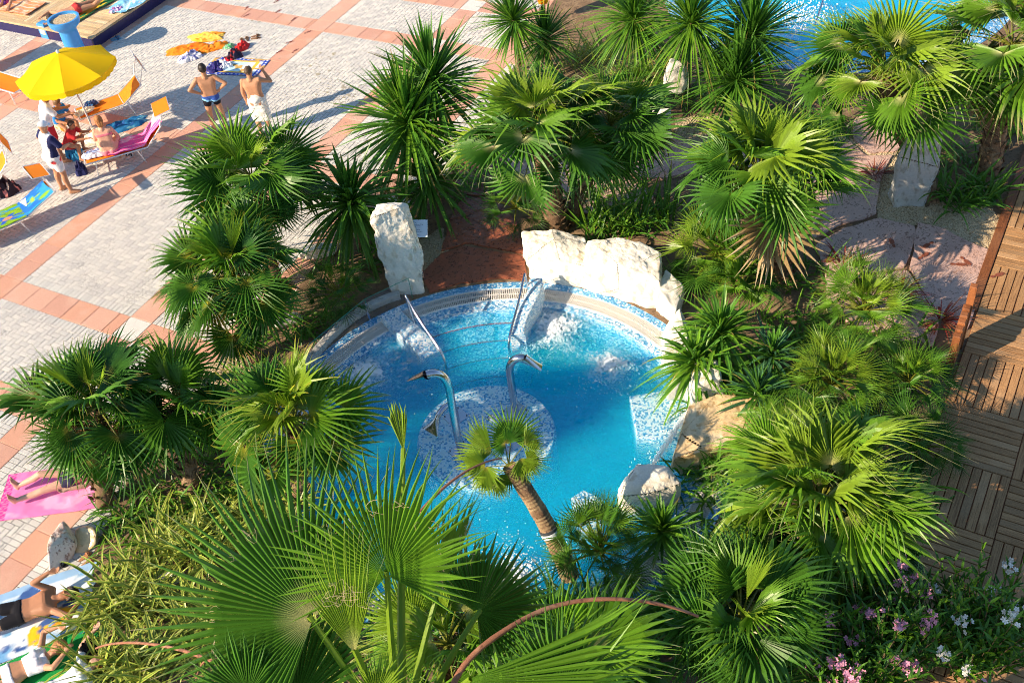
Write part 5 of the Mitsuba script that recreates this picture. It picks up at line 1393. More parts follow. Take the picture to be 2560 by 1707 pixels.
def person(label, M, pose, skin='tan', h=1.0, fem=False, bulk=1.0, hair=None, wear=(), ground=0.0, settle=True, lips=True, group=None):
    """one continuous body; hair and clothes are children. M: 4x4 place of the hips (x right, y forward, z up)"""
    J = skeleton(pose, h, fem); k = key_of('person')
    labels[k] = dict(label=label, category='person')
    body = tm(uni(body_parts(J, h, fem, bulk, armf=2, legf=2)), .021, 10)
    v = A(body.vertices); H = head_frame(J); c = J['head']; base = A(SK[skin])
    col = base * (.94 + .12 * vnoise(v * 60)[:, None]) * (.95 + .1 * vnoise(v * 9)[:, None])
    q = (v - c) @ H / h                                                      # face features in the head's own frame
    def spot(x, y, z, r, cc, w=1.0):
        nonlocal col
        d = np.linalg.norm((q - A([x, y, z])) / A(r), axis=1); a = np.clip(1.4 - d, 0, 1)[:, None] * w; col = col * (1 - a) + A(cc) * a
    for s in (-1, 1):
        spot(s * .032, .085, .018, (.017, .03, .010), (.06, .04, .035)); spot(s * .033, .09, .043, (.022, .03, .008), (.10, .055, .03), .8)
        spot(s * .045, .07, -.02, (.03, .03, .03), base * A([1.12, .85, .8]), .5)
    spot(0, .09, -.062, (.026, .03, .010), (.50, .16, .13) if fem else base * A([.85, .6, .55]), .9)
    Mx = M.copy()
    if settle: Mx[2, 3] += ground - xf(v, Mx)[:, 2].min()
    v2 = xf(v, Mx)
    scene[k] = mikit.ply((v2, A(body.faces)), 'skin', smooth=True, color=np.clip(col, 0, 1))
    for w in list(wear) + ([hair] if hair else []):
        nm, mesh, fcol, bs = w(J, h, fem, bulk, H)
        vv = A(mesh.vertices); cc = fcol(vv, J, h)
        put(nm, (xf(vv, Mx), A(mesh.faces)), bs, k, smooth=True, color=np.clip(np.broadcast_to(cc, vv.shape), 0, 1))
    return k


def plain(c, wr=.22):
    return lambda v, J, h: A(c) * (1 - wr / 2 + wr * vfbm(v * 22, 2)[:, None])


def trunks(fcol, legf=.35, grow=.012, name='swim_trunks', rise=.06):
    def f(J, h, fem, bulk, H):
        m = uni(body_parts(J, h, fem, bulk, grow, ('torso', 'legs'), legf=legf))
        p = J['pel'] + J['sp'] * rise * h; n = -J['sp']
        m = m.trim_by_plane(n.tolist(), float(n @ p))
        return name, tm(m, .03, 4), fcol, 'cloth'
    return f


def shirt(fcol, armf=.6, grow=.014, low=-.06, name='t_shirt', neck=.07, up_=None):
    def f(J, h, fem, bulk, H):
        m = uni(body_parts(J, h, fem, bulk, grow, ('torso', 'arms') if armf else ('torso',), armf=armf))
        p = J['pel'] + J['sp'] * low * h; m = m.trim_by_plane(J['sp'].tolist(), float(J['sp'] @ p))
        m = m - ball(J['neck'] + J['nk'] * .055 * h, neck * h)
        if up_ is not None: n = -J['sp2']; m = m.trim_by_plane(n.tolist(), float(n @ (J['chest'] + J['sp2'] * up_ * h)))
        t = tm(m, .03, 4); t.vertices = A(t.vertices) + A(t.vertex_normals) * ((vfbm(A(t.vertices) * 11, 3) - .5) * .03)[:, None] * (grow > .008)
        return name, t, fcol, 'cloth'
    return f


def band(fcol, lo=-.03, hi=.06, name='bikini_top', grow=.006):
    def f(J, h, fem, bulk, H):
        m = uni(body_parts(J, h, fem, bulk, grow, ('torso',)))
        m = m.trim_by_plane(J['sp2'].tolist(), float(J['sp2'] @ (J['chest'] + J['sp2'] * lo * h))); n = -J['sp2']
        m = m.trim_by_plane(n.tolist(), float(n @ (J['chest'] + J['sp2'] * hi * h))); return name, tm(m, .03, 2), fcol, 'cloth'
    return f


def wrap(fcol, to=.9, grow=.02, name='towel_wrap'):
    def f(J, h, fem, bulk, H):
        kL, kR = (J['hip' + S] + (J['kn' + S] - J['hip' + S]) * to for S in 'LR')
        m = m3.Manifold.batch_hull([ball(J['hipL'], .105 * h + grow), ball(J['hipR'], .105 * h + grow), ball(J['waist'] - J['sp'] * .04 * h, .10 * h + grow), ball(J['pel'] - J['fp'] * .05 * h, .10 * h + grow)]) + \
            m3.Manifold.batch_hull([ball(J['hipL'], .105 * h + grow), ball(J['hipR'], .105 * h + grow), ball(kL, .085 * h + grow), ball(kR, .085 * h + grow)])
        n = -J['sp']; m = m.trim_by_plane(n.tolist(), float(n @ (J['waist'] - J['sp'] * .02 * h)))
        t = tm(m, .03, 3); v = A(t.vertices); t.vertices = v + A(t.vertex_normals) * ((vfbm(v * A([9, 9, 26]), 3) - .5) * .045)[:, None]
        return name, t, fcol, 'cloth'
    return f


def hair_short(c, grow=.012, front=.02, name='hair'):
    def f(J, h, fem, bulk, H):
        o = J['head'] + H[:, 2] * .028 * h - H[:, 1] * .014 * h
        m = ell(o, [.076 * h + grow, .096 * h + grow, .098 * h + grow], H)
        n = nrm(H[:, 2] * .62 - H[:, 1] * .78); m = m.trim_by_plane(n.tolist(), float(n @ (o - n * front * h)))
        t = tm(m, .014, 1); v = A(t.vertices); t.vertices = v + A(t.vertex_normals) * ((vfbm(v * 45, 3) - .45) * .016)[:, None]
        return name, t, lambda v, J, h: A(c) * (.6 + .8 * vfbm(v * 60, 2)[:, None]), 'hair'
    return f


def hair_long(c, down=.22, back=.05):
    def f(J, h, fem, bulk, H):
        o = J['head'] + H[:, 2] * .026 * h - H[:, 1] * .014 * h
        m = ell(o, [.090 * h, .110 * h, .110 * h], H); n = nrm(H[:, 2] * .5 - H[:, 1] * .86); m = m.trim_by_plane(n.tolist(), float(n @ (o - n * .015 * h)))
        b = J['head'] - H[:, 1] * .055 * h; e = b - J['nk'] * down * h - H[:, 1] * back * h
        m = m + m3.Manifold.batch_hull([ball(b - H[:, 0] * .045 * h, .05 * h), ball(b + H[:, 0] * .045 * h, .05 * h), ball(e - H[:, 0] * .03 * h, .025 * h), ball(e + H[:, 0] * .03 * h, .025 * h)])
        t = tm(m, .016, 3); v = A(t.vertices); t.vertices = v + A(t.vertex_normals) * ((vfbm(v * A([50, 50, 16]), 3) - .45) * .02)[:, None]
        return 'hair', t, lambda v, J, h: A(c) * (.55 + .9 * vfbm(v * A([70, 70, 14]), 2)[:, None]), 'hair'
    return f


def cap_hat(c):
    def f(J, h, fem, bulk, H):
        o = J['head'] + H[:, 2] * .035 * h - H[:, 1] * .012 * h
        m = ell(o, [.090 * h, .110 * h, .100 * h], H); n = H[:, 2]; m = m.trim_by_plane(n.tolist(), float(n @ (o - n * .005)))
        br = ell(o + H[:, 1] * .10 * h + H[:, 2] * .005, [.07 * h, .075 * h, .010 * h], H); m = m + br
        return 'cap', tm(m, .016, 3), plain(c), 'cloth'
    return f


def at(p, face, tilt=None):
    """place of a standing or sitting figure: hips over p, facing the angle"""
    return frame((p[0], p[1], p[2] if len(p) > 2 else 0), (math.sin(face), -math.cos(face), 0), (0, 0, 1))


def lying(p, head_dir, front_up=1, z=0.0):
    """hips at p, lying with the head towards the angle, on the back or the front"""
    zl = A([math.cos(head_dir), math.sin(head_dir), 0]); yl = A([0, 0, 1.0 * front_up]); xl = np.cross(yl, zl)
    M = np.eye(4); M[:3, 0], M[:3, 1], M[:3, 2], M[:3, 3] = xl, yl, zl, (p[0], p[1], z + .12); return M


def stripes_trunks(v, J, h):
    t = ((v - J['pel']) @ J['sp']) / h + .03 * np.sin(((v - J['pel']) @ J['rt']) * 8)
    c = np.tile(A([.012, .012, .02]), (len(v), 1)); c[t > -.055] = (.25, .55, .80); c[t > -.025] = (.04, .10, .38); return c


def raglan(v, J, h):
    c = np.tile(A([.78, .78, .80]), (len(v), 1)); r = (v - J['chest']) @ J['rs'] / h; z = (v - J['chest']) @ J['sp2'] / h
    c[(np.abs(r) > .150)] = (.02, .025, .09); return c * (.9 + .18 * vfbm(v * 20, 2)[:, None])


def print_shorts(c1, c2, k=24):
    def f(v, J, h):
        n = vnoise(v * k); return np.where((n > .52)[:, None], A(c1), A(c2)) * 1.0
    return f


# two men standing with their backs to us
person('dark-haired man in blue and black striped trunks with hands on his hips', at((-5.402, 10.297, 0), 1.75), dict(sp=(.03, -.02, 1), uaL=(-.75, -.30, -.62), faL=(.62, .28, -.55), uaR=(.75, -.30, -.62), faR=(-.62, .28, -.55), hd=(-.15, 1, -.1), thL=(-.10, 0, -1), thR=(.10, .02, -1), curl=.9),
       'tan', 1.0, bulk=.98, hair=hair_short((.018, .014, .012), front=.03), wear=[trunks(stripes_trunks, .28, .008)])
person('man with a white towel round his waist holding a hand to his face', at((-4.348, 9.95, 0), 1.45), dict(sp=(-.03, 0, 1), nk=(.1, .1, 1), hd=(.35, .9, .05), uaR=(.55, .40, -.35), faR=(-.55, .35, .95), hnR=(-.5, .1, 1), uaL=(-.25, .05, -1), faL=(.05, .12, -1), curl=1.0),
       'tan', .98, bulk=1.08, hair=hair_short((.10, .065, .04), grow=.008), wear=[wrap(plain((.74, .76, .70)), 1.05)])
# the boy with the cap
person('boy in a white cap, navy-sleeved white shirt and white shorts, seen from behind', at((-8.624, 8.758, 0), .75), dict(sp=(.10, .16, 1), sp2=(.10, .10, 1), uaR=(.40, .35, -.85), faR=(-.55, .75, -.25), uaL=(-.75, -.10, -.65), faL=(.15, .70, -.55), hd=(-.10, 1, -.35), thL=(-.10, .02, -1), shL=(0, -.12, -1), thR=(.12, .06, -1), shR=(.06, -.02, -1), ftR=(.55, 1, -.05), ftL=(-.1, 1, -.05), curl=.9),
       'tan', 1.0, bulk=1.08, hair=cap_hat((.72, .74, .80)), wear=[shirt(raglan, .72), trunks(lambda v, J, h: np.where((vnoise(v * 11) > .66)[:, None] & ((v - J['pel']) @ J['rt'] > .03)[:, None], A([.55, .05, .06]), A([.76, .76, .78])), .62, .030, 'shorts', .02)])
# under the umbrella
person('man in a white shirt and red shorts standing bent under the yellow umbrella', at((-9.002, 10.036, 0), .45), dict(sp=(-.05, .22, 1), sp2=(-.04, .35, 1), nk=(0, .6, 1), hd=(.25, .8, -.6), uaR=(.3, .55, -.8), faR=(.1, 1, -.05), uaL=(-.2, .4, -.9), faL=(.15, 1, -.1), thL=(-.07, .05, -1), thR=(.07, .08, -1), curl=.9),
       'brown', .98, bulk=1.1, hair=hair_short((.10, .05, .03)), wear=[shirt(plain((.78, .78, .80)), .62, .018), trunks(plain((.50, .03, .04)), .55, .026, 'shorts', .03)])
person('child in a blue shirt and orange patterned shorts sitting on the lounger end', at((-9.128, 11.039, 0.42), -.55), dict(sp=(0, .12, 1), sp2=(0, .35, 1), nk=(-.1, .55, 1), hd=(-.45, .75, -.45), thL=(-.25, 1, -.05), shL=(0, -.05, -1), thR=(.3, 1, -.05), shR=(.05, -.02, -1), uaL=(-.15, .5, -.85), faL=(.3, 1, -.1), uaR=(.2, .45, -.85), faR=(-.25, 1, -.15), curl=.9),
       'brown', .82, hair=hair_short((.16, .085, .04), grow=.018), wear=[shirt(plain((.03, .20, .55)), .6, .014), trunks(print_shorts((.66, .22, .04), (.70, .55, .32)), .8, .024, 'shorts', .03)], settle=False)
person('child in a red shirt crouching between the boy with the cap and the umbrella', at((-8.779, 10.129, 0.3), -.1), dict(sp=(0, .5, 1), sp2=(0, .7, 1), nk=(0, .5, 1), hd=(.1, 1, -.4), thL=(-.3, 1, .25), shL=(0, -.25, -1), thR=(.3, 1, .1), shR=(.05, -.2, -1), uaL=(-.1, .7, -.6), faL=(.3, .9, .2), uaR=(.2, .8, -.6), faR=(-.2, 1, 0), curl=.9),
       'brown', .78, hair=hair_short((.05, .03, .02)), wear=[shirt(plain((.52, .035, .04)), .6, .016), trunks(plain((.55, .05, .05)), .7, .02, 'shorts', .03)])
person('sunburnt woman in a pink bikini sitting on the pink towel, seen from behind', at((-7.715, 9.537, 0.44), 1.75), dict(sp=(.02, .10, 1), sp2=(0, .25, 1), nk=(-.05, .5, 1), hd=(-.2, .95, -.35), thL=(-.35, 1, .25), shL=(-.1, .15, -1), thR=(.25, 1, .30), shR=(.1, .2, -1), uaL=(-.3, .35, -.9), faL=(.35, .9, -.2), uaR=(.3, .35, -.9), faR=(-.35, .9, -.2), curl=.7),
       'pink', .95, True, 1.12, hair=hair_long((.36, .14, .04), .12), wear=[band(plain((.72, .20, .26)), -.02, .035), trunks(plain((.74, .22, .28)), .10, .006, 'bikini_bottom', .0)], settle=False)
# people lying on towels, bottom left
LM = lying((-6.953, -2.214, 0), math.radians(16), 1)
person('tanned man in black trunks lying on his back with one arm over his head', LM, dict(sp=(0, 0, 1), nk=(0, .12, 1), hd=(-.25, .95, .1), uaR=(.05, .25, -.2), faR=(.15, .25, 1), hnR=(0, -.2, 1), uaL=(-.75, .05, .75), faL=(.95, .0, .75), hnL=(.8, -.1, .2), thL=(-.12, .02, -1), shL=(.05, -.03, -1), thR=(.12, .25, -1), shR=(0, -.3, -1), ftL=(-.3, .6, -.8), ftR=(.3, .6, -.8), curl=1.1),
       'brown', 1.02, hair=hair_short((.016, .012, .012), grow=.022, front=.045), wear=[trunks(plain((.012, .012, .016)), .42, .010)], ground=.02)
WM = lying((-6.823, -3.211, 0), math.radians(26), 1)
person('woman in a white bikini lying on the green towel with her hands by her face', WM, dict(sp=(0, 0, 1), nk=(.1, .15, 1), hd=(-.75, .6, .1), uaR=(.85, .05, .35), faR=(-.35, .25, 1), hnR=(-.8, .1, .5), uaL=(-.55, .45, .3), faL=(.35, .30, .95), hnL=(.5, .1, .7), thL=(-.1, .1, -1), thR=(.12, .2, -1), curl=.9),
       'tan', .95, True, 1.0, hair=hair_short((.42, .20, .07), grow=.026, front=.05), wear=[shirt(plain((.80, .79, .84), .1), 0, .010, .20, 'bikini_top', .09), trunks(plain((.80, .78, .84), .1), .12, .008, 'bikini_bottom', .02)], ground=.02)
TM = lying((-6.139, -3.578, 0), math.radians(35), 1)
person('red-haired person in a white shirt lying at the bottom edge', TM, dict(nk=(.1, .1, 1), hd=(.3, .8, .2), uaR=(.8, .1, .4), faR=(.3, .2, 1), uaL=(-.5, .2, -.6), faL=(.3, .3, -1), curl=.8), 'fair', .95, True, hair=hair_short((.45, .14, .04), grow=.030, front=.06), wear=[shirt(plain((.76, .80, .86)), .6, .016), trunks(plain((.10, .12, .3)), .5, .016, 'shorts')], ground=.02)
# lying half hidden
person('sunbather on the pink towel behind the left fan palm, only the feet in view', lying((-6.742, 0.264, 0), math.radians(15), 1), dict(thL=(-.10, .05, -1), shL=(0, -.05, -1), thR=(.10, .3, -1), shR=(.1, -.35, -1), uaL=(-.5, 0, -.8), uaR=(.4, 0, -.8)), 'fair', .98, True, hair=hair_short((.10, .05, .03)), wear=[trunks(plain((.05, .05, .10)), .2, .008)], ground=.02)
person('sunbather lying face down on a bright towel on the wooden deck', lying((-9.912, 16.796, 0.34), math.radians(-150), -1), dict(hd=(-.6, .6, 0), thL=(-.10, 0, -1), shL=(-.05, -.35, -1), thR=(.10, 0, -1), shR=(.05, -.05, -1), uaL=(-.8, 0, .5), faL=(.5, 0, 1), uaR=(.8, 0, .5), faR=(-.5, 0, 1), ftL=(0, -.3, -1), ftR=(0, -.3, -1)), 'tan', .98, True, hair=hair_short((.05, .03, .02)), wear=[trunks(plain((.5, .05, .05)), .12, .008)], ground=.37)
person('sunbather sitting on an orange towel on the deck in the top left corner', at((-11.876, 18.539, 0.37), -1.9), dict(sp=(0, -.4, 1), thL=(-.15, 1, .1), shL=(0, .8, -.5), thR=(.2, 1, .5), shR=(0, .6, -.9), uaL=(-.4, -.5, -.8), faL=(-.1, -.3, -1), uaR=(.4, -.5, -.8), faR=(.1, -.3, -1)), 'tan', .98, True, hair=hair_long((.12, .06, .03)), wear=[trunks(plain((.6, .2, .3)), .12, .008), band(plain((.6, .2, .3)))], ground=.37)
person('dark-haired woman with a hair knot half hidden behind the plaza palm', at((-5.058, 6.706, 0.2), -1.2), dict(sp=(0, .05, 1), hd=(.1, 1, -.1), thL=(-.2, 1, .3), shL=(0, .2, -1), thR=(.2, 1, .2), shR=(0, .3, -1), uaR=(.2, .35, -.9), faR=(-.1, .9, -.2), uaL=(-.2, .3, -.9), faL=(.1, .9, 0)), 'tan', .94, True, hair=hair_short((.035, .02, .014), grow=.020, front=.05), wear=[shirt(print_shorts((.35, .30, .5), (.7, .6, .6), 16), 0, .010, -.02, 'swimsuit', .10), trunks(print_shorts((.35, .30, .5), (.7, .6, .6), 16), .12, .008, 'swimsuit_bottom')])

# ------------------------------------------------------------------ loungers, umbrella, towels, small things
OR = A([.80, .225, .015])


def lounger(label, p, yw, back=32, flap=25, arm=(.1, .3), seat=1.30, backl=.66, Z=.34, W=.60, group='orange sun loungers on the plaza'):
    k = thing('sun_lounger', label, 'sun lounger'); M = yaw((p[0], p[1], 0), yw)
    b = math.radians(back); hx, hz = seat, Z; tx, tz = seat + backl * math.cos(b), Z + backl * math.sin(b)
    def sl(name, x0, z0, x1, z1, sag, w=W - .07):
        u, v, f = grid(12, 8); x = x0 + (x1 - x0) * u; z = z0 + (z1 - z0) * u - sag * np.sin(PI * u) * .5 - sag * np.sin(PI * v); pts = np.c_[x, (v - .5) * w, z]
        col = OR * (.92 + .16 * vfbm(pts * 9, 2)[:, None]); v2 = np.vstack([pts, pts - A([0, 0, .008])]); n = len(pts)
        put(name, (xf(v2, M), np.vstack([f, f[:, ::-1] + n])), 'cloth', k, color=np.vstack([col, col]), smooth=True)
    sl('seat_cloth', .03, hz + .012, hx, hz + .012, .02); sl('back_cloth', hx, hz + .012, tx - .02, tz + .0, .02)
    rails = []
    for s in (-1, 1):
        y = s * W / 2
        rails.append(tube([(0, y, hz), (hx, y, hz), (tx, y, tz)], .017, 8))
    rails += [tube([(0, -W / 2, hz), (0, W / 2, hz)], .016, 8), tube([(tx, -W / 2, tz), (tx, W / 2, tz)], .014, 8), tube([(hx, -W / 2, hz), (hx, W / 2, hz)], .012, 8)]
    put('frame', (lambda a: (xf(a[0], M), a[1]))(cat(rails)), 'aluminium', k, smooth=40)
    for x, dx in ((.22, -.06), (1.12, .10)):
        for s in (-1, 1):
            v, f = tube([(x, s * (W / 2 - .02), hz), (x + dx, s * (W / 2 - .005), 0.0)], .014, 7); put('leg', (xf(v, M), f), 'aluminium', k, smooth=40)
        v, f = tube([(x + dx * .6, -W / 2 + .01, .13), (x + dx * .6, W / 2 - .01, .13)], .010, 6); put('stretcher', (xf(v, M), f), 'aluminium', k, smooth=40)
    if flap is not None:
        fa = math.radians(flap); cx, cz = tx + arm[0], tz + arm[1]
        for s in (-1, 1):
            v, f = tube([(tx - .03, s * W / 2, tz), (cx, s * (W / 2 + .01), cz)], .013, 7); put('flap_arm', (xf(v, M), f), 'aluminium', k, smooth=40)
        fl = .36; d = A([-math.cos(fa), 0, math.sin(fa)])
        u, v, f = grid(6, 6); pts = A([cx, 0, cz]) + np.outer((u - .45) * fl, d) + np.c_[0 * u, (v - .5) * (W + .02), 0 * u]; col = OR * (.95 + .12 * vfbm(pts * 9, 2)[:, None])
        nn = A([math.sin(fa), 0, math.cos(fa)]) * .012
        put('sun_flap', (xf(np.vstack([pts, pts - nn]), M), np.vstack([f, f[:, ::-1] + len(pts)])), 'cloth', k, color=np.vstack([col, col]))
        e = [(A([cx, 0, cz]) + d * t * fl + A([0, s * (W / 2 + .01), 0])) for t, s in ((-.45, -1), (.55, -1), (.55, 1), (-.45, 1), (-.45, -1))]
        v, f = cat([tube([e[i], e[i + 1]], .010, 6) for i in range(4)]); put('flap_frame', (xf(v, M), f), 'aluminium', k)
    return k, M, (hx, hz, tx, tz)


mat('webbing', (0.72, 0.62, 0.45), .8)
LA = (-9.224, 11.981, 0); LBp = (-8.338, 8.995, 0)
lounger('orange sun lounger with raised shade flap under the yellow umbrella', (-8.84, 11.43), .42, 32, 72, (.16, .42), 1.05, .62)
_, MB, gB = lounger('orange sun lounger with the pink towel and the sitting woman', (-8.28, 9.45), .28, 44, 168, (.10, .27), 1.36, .60)
_, MC, gC = lounger('orange sun lounger draped with a blue and green flowered towel', (-10.32, 7.0), .57, 21, 13, (-.12, .42), 1.3, .78)
lounger('orange sun lounger at the left edge behind the white-shirted man', (-10.5, 13.1), 2.5, 34, None)
lounger('orange sun lounger cut by the left edge of the picture', (-11.45, 8.55), .40, 42, 72, (.12, .30))
_, MF, gF = lounger('orange sun lounger under the magenta towel in the left corner', (-13.2, 14.2), .62, 40, None)


def towel(name, label, M, L, W, fcol, wr=.02, seed=0, nu=64, nv=40, lift=.006, prof=None, cat_='towel'):
    """a cloth in the xy plane of M with folds; prof(u, v) -> extra x, y, z"""
    u, v, f = grid(nu, nv); p = np.c_[(u - .5) * L, (v - .5) * W, 0 * u]
    q = np.c_[u * L * 5, v * W * 5, np.full(len(u), seed * 3.1)]
    p[:, 2] = lift + wr * (vfbm(q, 3, seed) ** 2) * 2 + wr * .6 * np.abs(vnoise(q * .7, seed + 3) - .5)
    p[:, :2] += (np.c_[vnoise(q * .35, seed + 1), vnoise(q * .35, seed + 2)] - .5) * wr * 4
    if prof is not None: p = p + prof(u, v)
    col = np.clip(fcol(u, v), 0, 1); n = len(p); e = np.vstack([p, p - A([0, 0, .005])])
    k = put(name, (xf(e, M), np.vstack([f, f[:, ::-1] + n])), 'cloth', smooth=True, color=np.vstack([col, col])); tag(k, label, cat_); return k


def mixc(base, *layers):
    """base colour, then (mask, colour) painted over it"""
    def f(u, v):
        c = np.tile(A(base, float), (len(u), 1))
        for m, cc in layers:
            w = np.clip(m(u, v), 0, 1)[:, None]; c = c * (1 - w) + A(cc) * w
        return c
    return f


ns = lambda k, s, lo=.55, hi=.6: (lambda u, v: np.clip((vfbm(np.c_[u * k, v * k, np.full(len(u), s)], 3) - lo) / (hi - lo), 0, 1))
disc = lambda cu, cv, r, asp=1.0: (lambda u, v: (np.hypot((u - cu) * asp, v - cv) < r) * 1.0)
edge = lambda a, b=None: (lambda u, v: ((np.minimum(u, 1 - u) < a) | (np.minimum(v, 1 - v) < (b or a))) * 1.0)


def flower(cu, cv, r, n=6, asp=1.5):
    def f(u, v):
        x, y = (u - cu) * asp, v - cv; return (np.hypot(x, y) < r * (.65 + .35 * np.cos(n * np.arctan2(y, x)))) * 1.0
    return f


def on_lounger(M, g, x0, x1, W, drop=0.0):
    """bends a cloth of length x1 - x0 onto seat and backrest"""
    hx, hz, tx, tz = g; L = x1 - x0; bl = math.hypot(tx - hx, tz - hz)
    def prof(u, v):
        x = x0 + u * L; s = np.clip(x - hx, 0, None) / bl
        X = np.where(x < hx, x, hx + s * (tx - hx)); Z = np.where(x < hx, hz, hz + s * (tz - hz)) + .022
        if drop: over = np.clip(drop - u * L, 0, None); Z = Z - over * .9; X = X + over * .75
        return np.c_[X - (u - .5) * L, 0 * u, Z]
    return prof


towel('towel', 'bright pink towel spread over the lounger of the sitting woman', MB, 1.55, .62, mixc((.78, .10, .34), (ns(3, 1, .52, .56), (.80, .42, .55)), (lambda u, v: (np.abs((v * 5) % 1 - .5) < .05) * 1., (.85, .55, .66))), .03, 1, prof=on_lounger(MB, gB, .45, 2.02, .6))
towel('towel', 'towel with blue and green flowers draped over the lower left lounger', MC, 2.1, .66,
      mixc((.02, .15, .50), (lambda u, v: (u < .66) * 1., (.24, .42, .02)), (lambda u, v: (u < .40) * 1., (.02, .30, .05)), (ns(5, 2, .58, .62), (.03, .30, .62)), (lambda u, v: (np.abs((u * 9 + v * 3) % 1 - .5) < .08) * (u < .66) * 1., (.10, .32, .02)), (flower(.50, .35, .24), (.03, .12, .55)), (disc(.50, .35, .08, 1.5), (.70, .30, .16)), (flower(.80, .55, .15, 4), (.30, .50, .05)), (disc(.92, .25, .10, 1.5), (.22, .45, .04))), .02, 2, prof=on_lounger(MC, gC, -.06, 1.98, .6, .3))
FL = frame
towel('towel', 'blue bordered beach towel with a yellow frame behind the two men', FL((-5.381, 13.339, 0), (.93, -.36, 0)), 1.5, .80,
      mixc((.50, .72, .80), (ns(4, 3), (.70, .80, .82)), (lambda u, v: (np.maximum(np.abs(u - .5) / .5, np.abs(v - .5) / .5) > .58) * 1., (.75, .50, .06)), (lambda u, v: (np.maximum(np.abs(u - .5) / .5, np.abs(v - .5) / .5) > .70) * 1., (.60, .72, .80)), (edge(.09, .15), (.03, .07, .42)),
           (lambda u, v: (edge(.09, .15)(u, v) > 0) * (np.hypot(((u * 14) % 1 - .5), ((v * 8) % 1 - .5) * 1.0) < .28) * 1., (.70, .75, .80)), (ns(7, 9, .60, .63), (.55, .35, .10))), .012, 3)
towel('towel', 'large light blue and white printed beach towel under the lying man', FL((-6.893, -2.224, 0), (.965, .27, 0)), 2.1, 1.2,
      mixc((.62, .74, .86), (ns(3, 4, .48, .58), (.80, .84, .90)), (ns(4, 5, .60, .66), (.16, .38, .66)), (lambda u, v: (v > .88) * 1., (.30, .50, .76)), (flower(.60, .38, .34, 3, 1.75), (.78, .50, .02)), (flower(.70, .30, .16, 5, 1.75), (.80, .36, .02)), (disc(.57, .42, .10, 1.75), (.80, .78, .76)), (ns(6, 6, .64, .67), (.05, .12, .35))), .022, 4)
towel('towel', 'plain green towel under the lying woman', FL((-6.603, -3.213, 0), (.93, .40, 0)), 2.0, .85, mixc((.015, .28, .06), (ns(4, 5, .55, .7), (.02, .36, .09))), .018, 5, lift=.02)
towel('towel', 'pink towel with a magenta patterned border behind the left fan palm', FL((-7.067, 0.132, 0), (.95, .0, 0)), 1.6, .95, mixc((.78, .22, .50), (ns(4, 6, .5, .62), (.82, .38, .62)), (lambda u, v: (u < .09) * 1., (.62, .03, .30)), (lambda u, v: (u < .09) * (np.abs(np.hypot((u - .045) * 10, ((v * 9) % 1 - .5)) - .3) < .09) * 1., (.80, .3, .5))), .02, 6)
towel('towel', 'magenta towel hung over the lounger in the left corner', MF, 1.2, .66, mixc((.55, .02, .26), (lambda u, v: (v < .12) * 1., (.80, .45, .5))), .03, 7, prof=on_lounger(MF, gF, .8, 1.98, .6))
towel('towel', 'orange and green patterned towel on the deck behind the planter', FL((-9.83, 16.968, 0.36), (.6, .8, 0)), 1.7, .85, mixc((.75, .30, .02), (ns(4, 7), (.75, .50, .03)), (ns(5, 8, .57, .6), (.04, .22, .06)), (edge(.06, .1), (.02, .12, .05))), .02, 8)
towel('towel', 'light blue towel crumpled at the deck edge', FL((-8.421, 17.028, 0.36), (.75, .6, 0)), 1.3, .6, mixc((.20, .52, .74), (ns(4, 9), (.40, .68, .82)), (ns(6, 10, .62, .65), (.70, .74, .80))), .06, 9)
towel('towel', 'pale orange towel on the deck in the top left corner', FL((-11.795, 17.863, 0.36), (.8, -.5, 0)), 1.5, .8, mixc((.72, .30, .14), (ns(4, 11), (.78, .48, .30)), (lambda u, v: (np.abs((v * 5) % 1 - .5) < .08) * 1., (.75, .6, .5))), .03, 10)


def pile(name, label, p, r, hgt, cols, seed, asp=(1, 1), yw=0., cat_='towel', n=44):
    """crumpled cloth lying in a heap"""
    u, v, f = grid(n, n); x, y = (u - .5) * 2, (v - .5) * 2; rr_ = np.hypot(x, y); a = np.arctan2(y, x)
    s = np.maximum(np.abs(x), np.abs(y)); k_ = np.where(rr_ > 1e-6, s / np.maximum(rr_, 1e-6), 1); x, y = x * k_, y * k_
    R_ = 1 + .55 * (vfbm(np.c_[np.cos(a) * 1.7, np.sin(a) * 1.7, np.full(len(a), seed * 2.3)], 3) - .5) * 1.8
    q = np.c_[x * 2.2, y * 2.2, np.full(len(x), seed * 1.7)]
    z = hgt * np.clip(1 - s ** 2, 0, 1) ** .5 * (.35 + 1.3 * np.abs(vfbm(q, 3, seed) - .5) * 2 + .35 * vnoise(q * 3, seed))
    pts = np.c_[x * R_ * r * asp[0], y * R_ * r * asp[1], np.maximum(z, .004)]
    c = A(cols)[(vnoise(q * 1.6, seed + 4) * len(cols) * .999).astype(int).clip(0, len(cols) - 1)] * (.9 + .2 * vnoise(q * 6, seed)[:, None])
    k = put(name, (xf(pts, yaw(p, yw)), f), 'cloth', smooth=True, color=np.clip(c, 0, 1)); tag(k, label, cat_); return k


